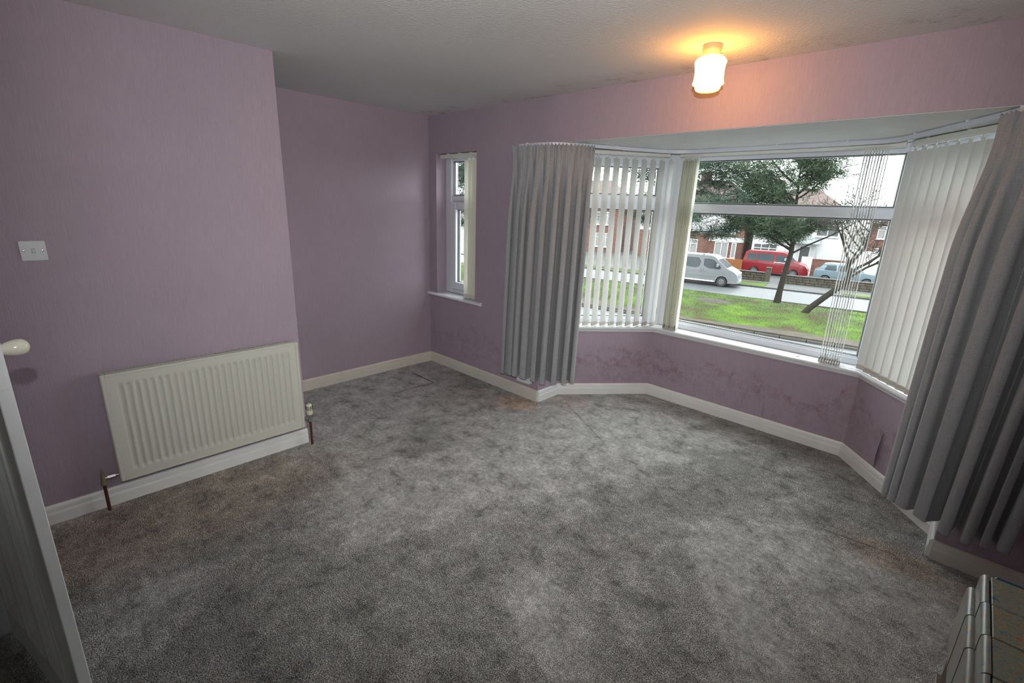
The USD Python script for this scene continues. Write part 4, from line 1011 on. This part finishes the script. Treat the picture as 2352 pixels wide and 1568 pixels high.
# --- houses opposite
def house_window(parent, s0, s1, z0, z1, t, mull=1, trans=True, net=True):
    w = obj('window', cat_([frame_ring(s0, s1, z0, z1, .07, .07, .08, .07, t - .05, t + .04, .01)] + [bx(s0 + (s1 - s0) * k / (mull + 1) - .03, s0 + (s1 - s0) * k / (mull + 1) + .03, t - .045, t + .02, z0, z1, .006) for k in range(1, mull + 1)] + ([bx(s0, s1, t - .045, t + .02, z1 - (z1 - z0) * .3 - .03, z1 - (z1 - z0) * .3 + .03, .006)] if trans else [])), m_upv2, parent)
    obj('pane', bx(s0 + .05, s1 - .05, t + .0, t + .02, z0 + .05, z1 - .05), m_curt2 if net else m_hglass, w)
    obj('sill', bx(s0 - .06, s1 + .06, t - .12, t + .02, z0 - .07, z0, .01), m_upv2, w)
    return w
def hip_roof(s0, s1, t0, t1, ze, zr, hipL, hipR, over=.35):
    a, b = s0 - over, s1 + over; c, d = t0 - over, t1 + over
    tm = (c + d) / 2
    r0, r1 = (a + hipL if hipL else a), (b - hipR if hipR else b)
    V = np.array([(a, c, ze), (b, c, ze), (b, d, ze), (a, d, ze), (r0, tm, zr), (r1, tm, zr), (a, c, ze - .12), (b, c, ze - .12), (b, d, ze - .12), (a, d, ze - .12)])
    return trimesh.convex.convex_hull(V)
hA = thing('house', 'red brick semi-detached house with white bay frames behind the silver van', 'house', sw_(0, 0), SA, 'houses opposite')
TA = 20.5
obj('wall', bx(-19.5, -9.15, TA, TA + 7, 0, 5.0), m_brick, hA)
obj('upper_render', bx(-19.45, -9.9, TA - .06, TA + .02, 2.75, 4.9), m_render, hA)
obj('bay', extr(Polygon([(-12.2, TA), (-11.6, TA - .75), (-9.55, TA - .75), (-9.2, TA)]), 2.1), m_brick, hA)
obj('bay_band', extr(Polygon([(-12.3, TA), (-11.65, TA - .85), (-9.50, TA - .85), (-9.1, TA)]), .42, 2.05), m_render, hA)
for (a, b) in ((-11.5, -10.25), (-9.98, -9.55)):
    house_window(hA, a, b, .55, 2.02, TA - .76, 1 if b - a > 1 else 0, False)
obj('bay_apron', bx(-11.55, -9.5, TA - .84, TA - .72, .36, .56, .01), m_upv2, hA)
house_window(hA, -11.7, -9.6, 3.1, 4.5, TA - .02, 2)
house_window(hA, -14.6, -13.3, .6, 2.1, TA - .02, 1); house_window(hA, -14.6, -13.2, 3.1, 4.5, TA - .02, 1); house_window(hA, -17.8, -15.9, 3.1, 4.5, TA - .02, 2); house_window(hA, -17.8, -15.9, .5, 2.1, TA - .02, 2)
rfA = obj('roof', hip_roof(-19.5, -9.15, TA, TA + 7, 5.0, 7.9, 3.6, 3.0), m_tile, hA)
obj('chimney', cat_([bx(-14.6, -13.7, TA + 3.0, TA + 3.8, 6.8, 8.7), bx(-14.65, -13.65, TA + 2.95, TA + 3.85, 8.6, 8.75)]), m_brick, rfA)
obj('gutter', bx(-19.9, -8.8, TA - .46, TA - .34, 4.84, 4.95, .02), m_upv2, hA)
hB = thing('house', 'white rendered house with hipped tile roof behind the red van', 'house', sw_(0, 0), SA, 'houses opposite')
obj('wall', bx(-8.35, -1.0, TA, TA + 7, 0, 4.75), m_render, hB)
for (a, b, z0, z1, mu) in ((-8.2, -6.2, .75, 2.1, 2), (-8.2, -6.3, 3.0, 4.4, 2), (-5.2, -4.4, 3.1, 4.3, 0), (-3.4, -1.7, 3.0, 4.4, 1)):
    house_window(hB, a, b, z0, z1, TA - .02, mu, True, False)
db = obj('front_door', cat_([frame_ring(-4.45, -3.55, .1, 2.15, .09, .09, .1, .1, TA - .06, TA + .04)]), m_upv2, hB)
obj('door_panel', bx(-4.37, -3.63, TA - .01, TA + .03, .15, 2.08), m_hglass, db)
obj('canopy', trimesh.convex.convex_hull(np.array([(s, t, z) for s in (-5.1, -2.9) for t, z in ((TA, 2.35), (TA - 1.1, 2.35), (TA, 2.85), (TA - 1.1, 2.42))])), m_bump, hB)
for s in (-4.95, -3.05): obj('canopy_post', bx(s - .07, s + .07, TA - 1.0, TA - .86, 0, 2.36, .02), m_bump, hB)
rfB = obj('roof', hip_roof(-8.35, -1.0, TA, TA + 7, 4.75, 7.15, 2.6, 3.4), m_tile, hB)
obj('chimney', bx(-7.6, -6.9, TA + 3, TA + 3.7, 6.2, 7.9), m_brick, rfB)
obj('gutter', bx(-8.72, -.6, TA - .46, TA - .34, 4.60, 4.71, .02), m_upv2, hB)
hC = thing('house', 'orange brick house with white upper windows at the right behind the blue car', 'house', sw_(0, 0), SA, 'houses opposite')
TC = 23.0
obj('wall', bx(0.5, 10, TC, TC + 7, 0, 4.3), m_brick, hC)
obj('wall_band', bx(-.4, 1.4, TC - 5, TC - .1, 0, 1.9), m_render, hC)
house_window(hC, 1.0, 2.1, 1.0, 2.2, TC - .02, 1); house_window(hC, 1.0, 2.1, 3.0, 4.1, TC - .02, 1); house_window(hC, 4, 6, 2.9, 4.2, TC - .02, 2); house_window(hC, 4, 6, .8, 2.2, TC - .02, 2)
obj('roof', hip_roof(.5, 10, TC, TC + 7, 4.3, 6.4, 2.5, 0), m_tile, hC)
hD = thing('house', 'brown brick house far left, seen past the small window and left slats', 'house', sw_(0, 0), SA, 'houses opposite')
obj('wall', bx(-36, -22, TA, TA + 7, 0, 5), m_brick, hD)
for a in (-34.5, -31, -27.5, -24.5):
    house_window(hD, a, a + 1.9, 3.0, 4.4, TA - .02, 2); house_window(hD, a, a + 1.9, .6, 2.1, TA - .02, 2)
obj('roof', hip_roof(-36, -22, TA, TA + 7, 5, 7.9, 3, 3), m_tile, hD)

# --- trees
def needles(pts, rs, rg, per=26, L=(.13, .26), W=.0125, dirs=None):
    """Tufts of long thin needle sprays round the given points."""
    V, F = [], []
    for p, r in zip(pts, rs):
        for _ in range(per):
            d = rg.normal(size=3); d /= np.linalg.norm(d); d[2] = d[2] * .7 + .12
            q = np.array(p) + d * r * rg.uniform(.05, .8)
            l = rg.uniform(*L)
            e = q + (d + rg.normal(size=3) * .35) * l
            s = np.cross(d, rg.normal(size=3)); s /= np.linalg.norm(s) + 1e-9
            k = len(V)
            V += [q - s * W, q + s * W, e + s * W * .4, e - s * W * .4]
            F += [(k, k + 1, k + 2), (k, k + 2, k + 3)]
    return np.array(V), np.array(F)
def pine(name, label, loc, rz, trunk, boughs, seed, mat, tuft=.42, per=26, group=None, nsub=7):
    t = thing(name, label, 'tree', loc, rz, group)
    rg = np.random.RandomState(seed)
    obj('trunk', tube([p for p, _ in trunk], [r for _, r in trunk], 10), m_bark, t, smooth=True)
    pts, rs = [], []
    tubes = []
    for (h, az, el, L) in boughs:
        zt = [p[2] for p, _ in trunk]
        base = np.array([np.interp(h, zt, [p[k] for p, _ in trunk]) for k in (0, 1)] + [h])
        d = np.array([math.cos(math.radians(az)) * math.cos(math.radians(el)), math.sin(math.radians(az)) * math.cos(math.radians(el)), math.sin(math.radians(el))])
        P = [base]
        for k in range(6):
            d = d + rg.normal(size=3) * .10 + np.array([0, 0, .05]); d /= np.linalg.norm(d)
            P.append(P[-1] + d * L / 6)
        tubes.append(tube(P, np.linspace(.055, .012, 7) * (L / 3.0) ** .5, 5))
        for k in range(2, 7):
            for _ in range(nsub if k > 3 else nsub // 2 + 1):
                off = rg.normal(size=3) * np.array([.5, .5, .24]) * (.35 + .15 * k) * (L / 3.2)
                pts.append(P[k] + off); rs.append(tuft * rg.uniform(.7, 1.3))
                if rg.rand() < .4: tubes.append(tube([P[k], (P[k] + pts[-1]) / 2 + rg.normal(size=3) * .05, pts[-1]], [.016, .011, .006], 4))
    obj('boughs', cat_(tubes), m_bark, t)
    obj('foliage', needles(pts, rs, rg, per), mat, t, kind='stuff')
    return t
def local(s, t): return sw_(s, t)
tr1 = [((0, 0, -.2), .21), ((.03, 0, .6), .155), ((.10, .02, 1.6), .135), ((.22, .05, 2.7), .12), ((.18, .1, 3.6), .10), ((.05, .1, 4.8), .075), ((-.05, .1, 6.2), .05), ((-.1, .1, 7.2), .02)]
b1 = [(2.8, 170, 22, 3.6), (2.9, 200, 18, 3.4), (3.0, 150, 25, 3.2), (3.3, 185, 28, 4.4), (3.5, 215, 24, 3.8), (3.6, 10, 30, 1.5), (3.1, 95, 20, 2.2), (3.2, 265, 18, 2.4), (4.0, 178, 30, 4.8), (4.2, 160, 28, 4.2), (4.4, 205, 28, 4.4),
      (4.8, 190, 34, 4.6), (5.0, 235, 30, 3.2), (5.0, 130, 30, 3.2), (5.2, 172, 36, 4.4), (5.4, 20, 30, 2.6), (5.6, 330, 30, 2.4), (5.6, 60, 32, 2.4), (6.0, 180, 40, 3.6), (6.4, 10, 34, 2.4), (6.6, 300, 40, 2.2), (6.8, 90, 45, 2.0), (7.0, 200, 50, 2.2)]
p1 = pine('pine_tree', 'slim-trunked pine on the green with its crown spreading left over the vans', (*sw_(-3.42, -0.95)[:2], GZ + .08), SA, tr1, b1, 7, m_needle, .48, 60, nsub=10)
obj('bare_branch', cat_([tube([(.22, .05, 2.65), (.9, 0, 3.15), (1.9, -.1, 3.75), (3.0, -.1, 4.6), (3.6, 0, 5.3)], [.055, .045, .035, .022, .010], 6), tube([(.2, .05, 2.9), (.55, -.1, 3.9), (.9, -.1, 5.0)], [.035, .025, .012], 5), tube([(1.9, -.1, 3.75), (2.3, .1, 4.6), (2.5, .1, 5.4)], [.022, .015, .008], 5)]), m_bark, p1)
# big conifer nearer the house at the left: its branches fill the upper left of the middle window
tr2 = [((0, 0, -.3), .26), ((0, 0, 1), .22), ((.05, .05, 3), .19), ((0, .05, 6), .14), ((0, 0, 9), .06), ((0, 0, 10), .02)]
rb2 = random.Random(9)
b2 = [(3.4 + .24 * k, (k * 137.5) % 360, 6 + 1.1 * k * .7, max(1.3, 3.2 - .055 * k) * rb2.uniform(.8, 1.15)) for k in range(28)]
p2 = pine('conifer_tree', 'tall dark conifer on the green at the left edge of the middle bay window', (*sw_(-8.9, -2.6)[:2], GZ + .1), .4, tr2, b2, 12, m_needle2, .50, 64, 'conifers on the green', nsub=9)
dup(p2, (*sw_(-16.2, -3.4)[:2], GZ + .1), 2.1, 'tall dark conifer on the green seen between the half open slats of the left window', .88)
dup(p2, (*sw_(-23.2, -5.0)[:2], GZ + .1), 4.0, 'dark conifer on the green seen at the left edge of the left bay window', .88)
dup(p2, (*sw_(-29.8, -8.0)[:2], GZ + .05), 5.2, 'conifer seen in the upper pane of the small window', .9)
dup(p2, (*sw_(-37.5, 3.0)[:2], GZ + .05), 1.2, 'far conifer behind the others seen through the small window', 1.0)
# leaning bare tree
def bare_tree(name, label, loc, rz, trunk, seed, forks, depth=5):
    t = thing(name, label, 'tree', loc, rz)
    rg = np.random.RandomState(seed)
    big, small = [tube([p for p, _ in trunk], [r for _, r in trunk], 9)], []
    def grow(p, d, L, r, lev):
        P = [p]
        for k in range(4):
            d = d + rg.normal(size=3) * .16 + np.array([.02, 0, .05]); d = d / np.linalg.norm(d)
            P.append(P[-1] + d * L / 4)
        r = max(r, .011); rr = np.linspace(r, r * .70, 5)
        (big if lev < 2 else small).append(tube(P, rr, 6 if lev < 2 else 3, cap=False))
        if lev < depth:
            for _ in range(3 if lev < 3 else 3):
                k = rg.randint(2, 5)
                nd = d + rg.normal(size=3) * .62; nd[2] = abs(nd[2]) * .7 + .15; nd /= np.linalg.norm(nd)
                grow(P[k], nd, L * rg.uniform(.58, .80), rr[k] * rg.uniform(.58, .78), lev + 1)
    for (p, d, L, r) in forks:
        d = np.array(d, float); grow(np.array(p, float), d / np.linalg.norm(d), L, r, 0)
    obj('trunk', cat_(big), m_bark, t, smooth=True)
    obj('twigs', cat_(small), m_twig, t, kind='stuff')
    return t
trunk3 = [((0, 0, -.2), .17), ((.25, 0, .25), .14), ((.85, .05, .95), .13), ((1.45, .1, 1.6), .135), ((1.52, .1, 2.0), .12), ((1.40, .1, 2.4), .09)]
bare_tree('bare_tree', 'leafless tree leaning to the right on the green in front of the blue car', (*sw_(-2.05, -3.8)[:2], GZ + .2), SA, trunk3, 21,
          [((1.40, .1, 2.35), (-.25, 0, 1), 1.5, .065), ((1.5, .1, 2.0), (.8, .1, .9), 1.7, .07), ((1.5, .1, 1.8), (1.2, -.1, .6), 1.6, .055), ((1.42, .1, 2.3), (.35, .2, 1), 1.7, .06), ((1.42, .1, 2.3), (.1, -.4, 1), 1.5, .05)])
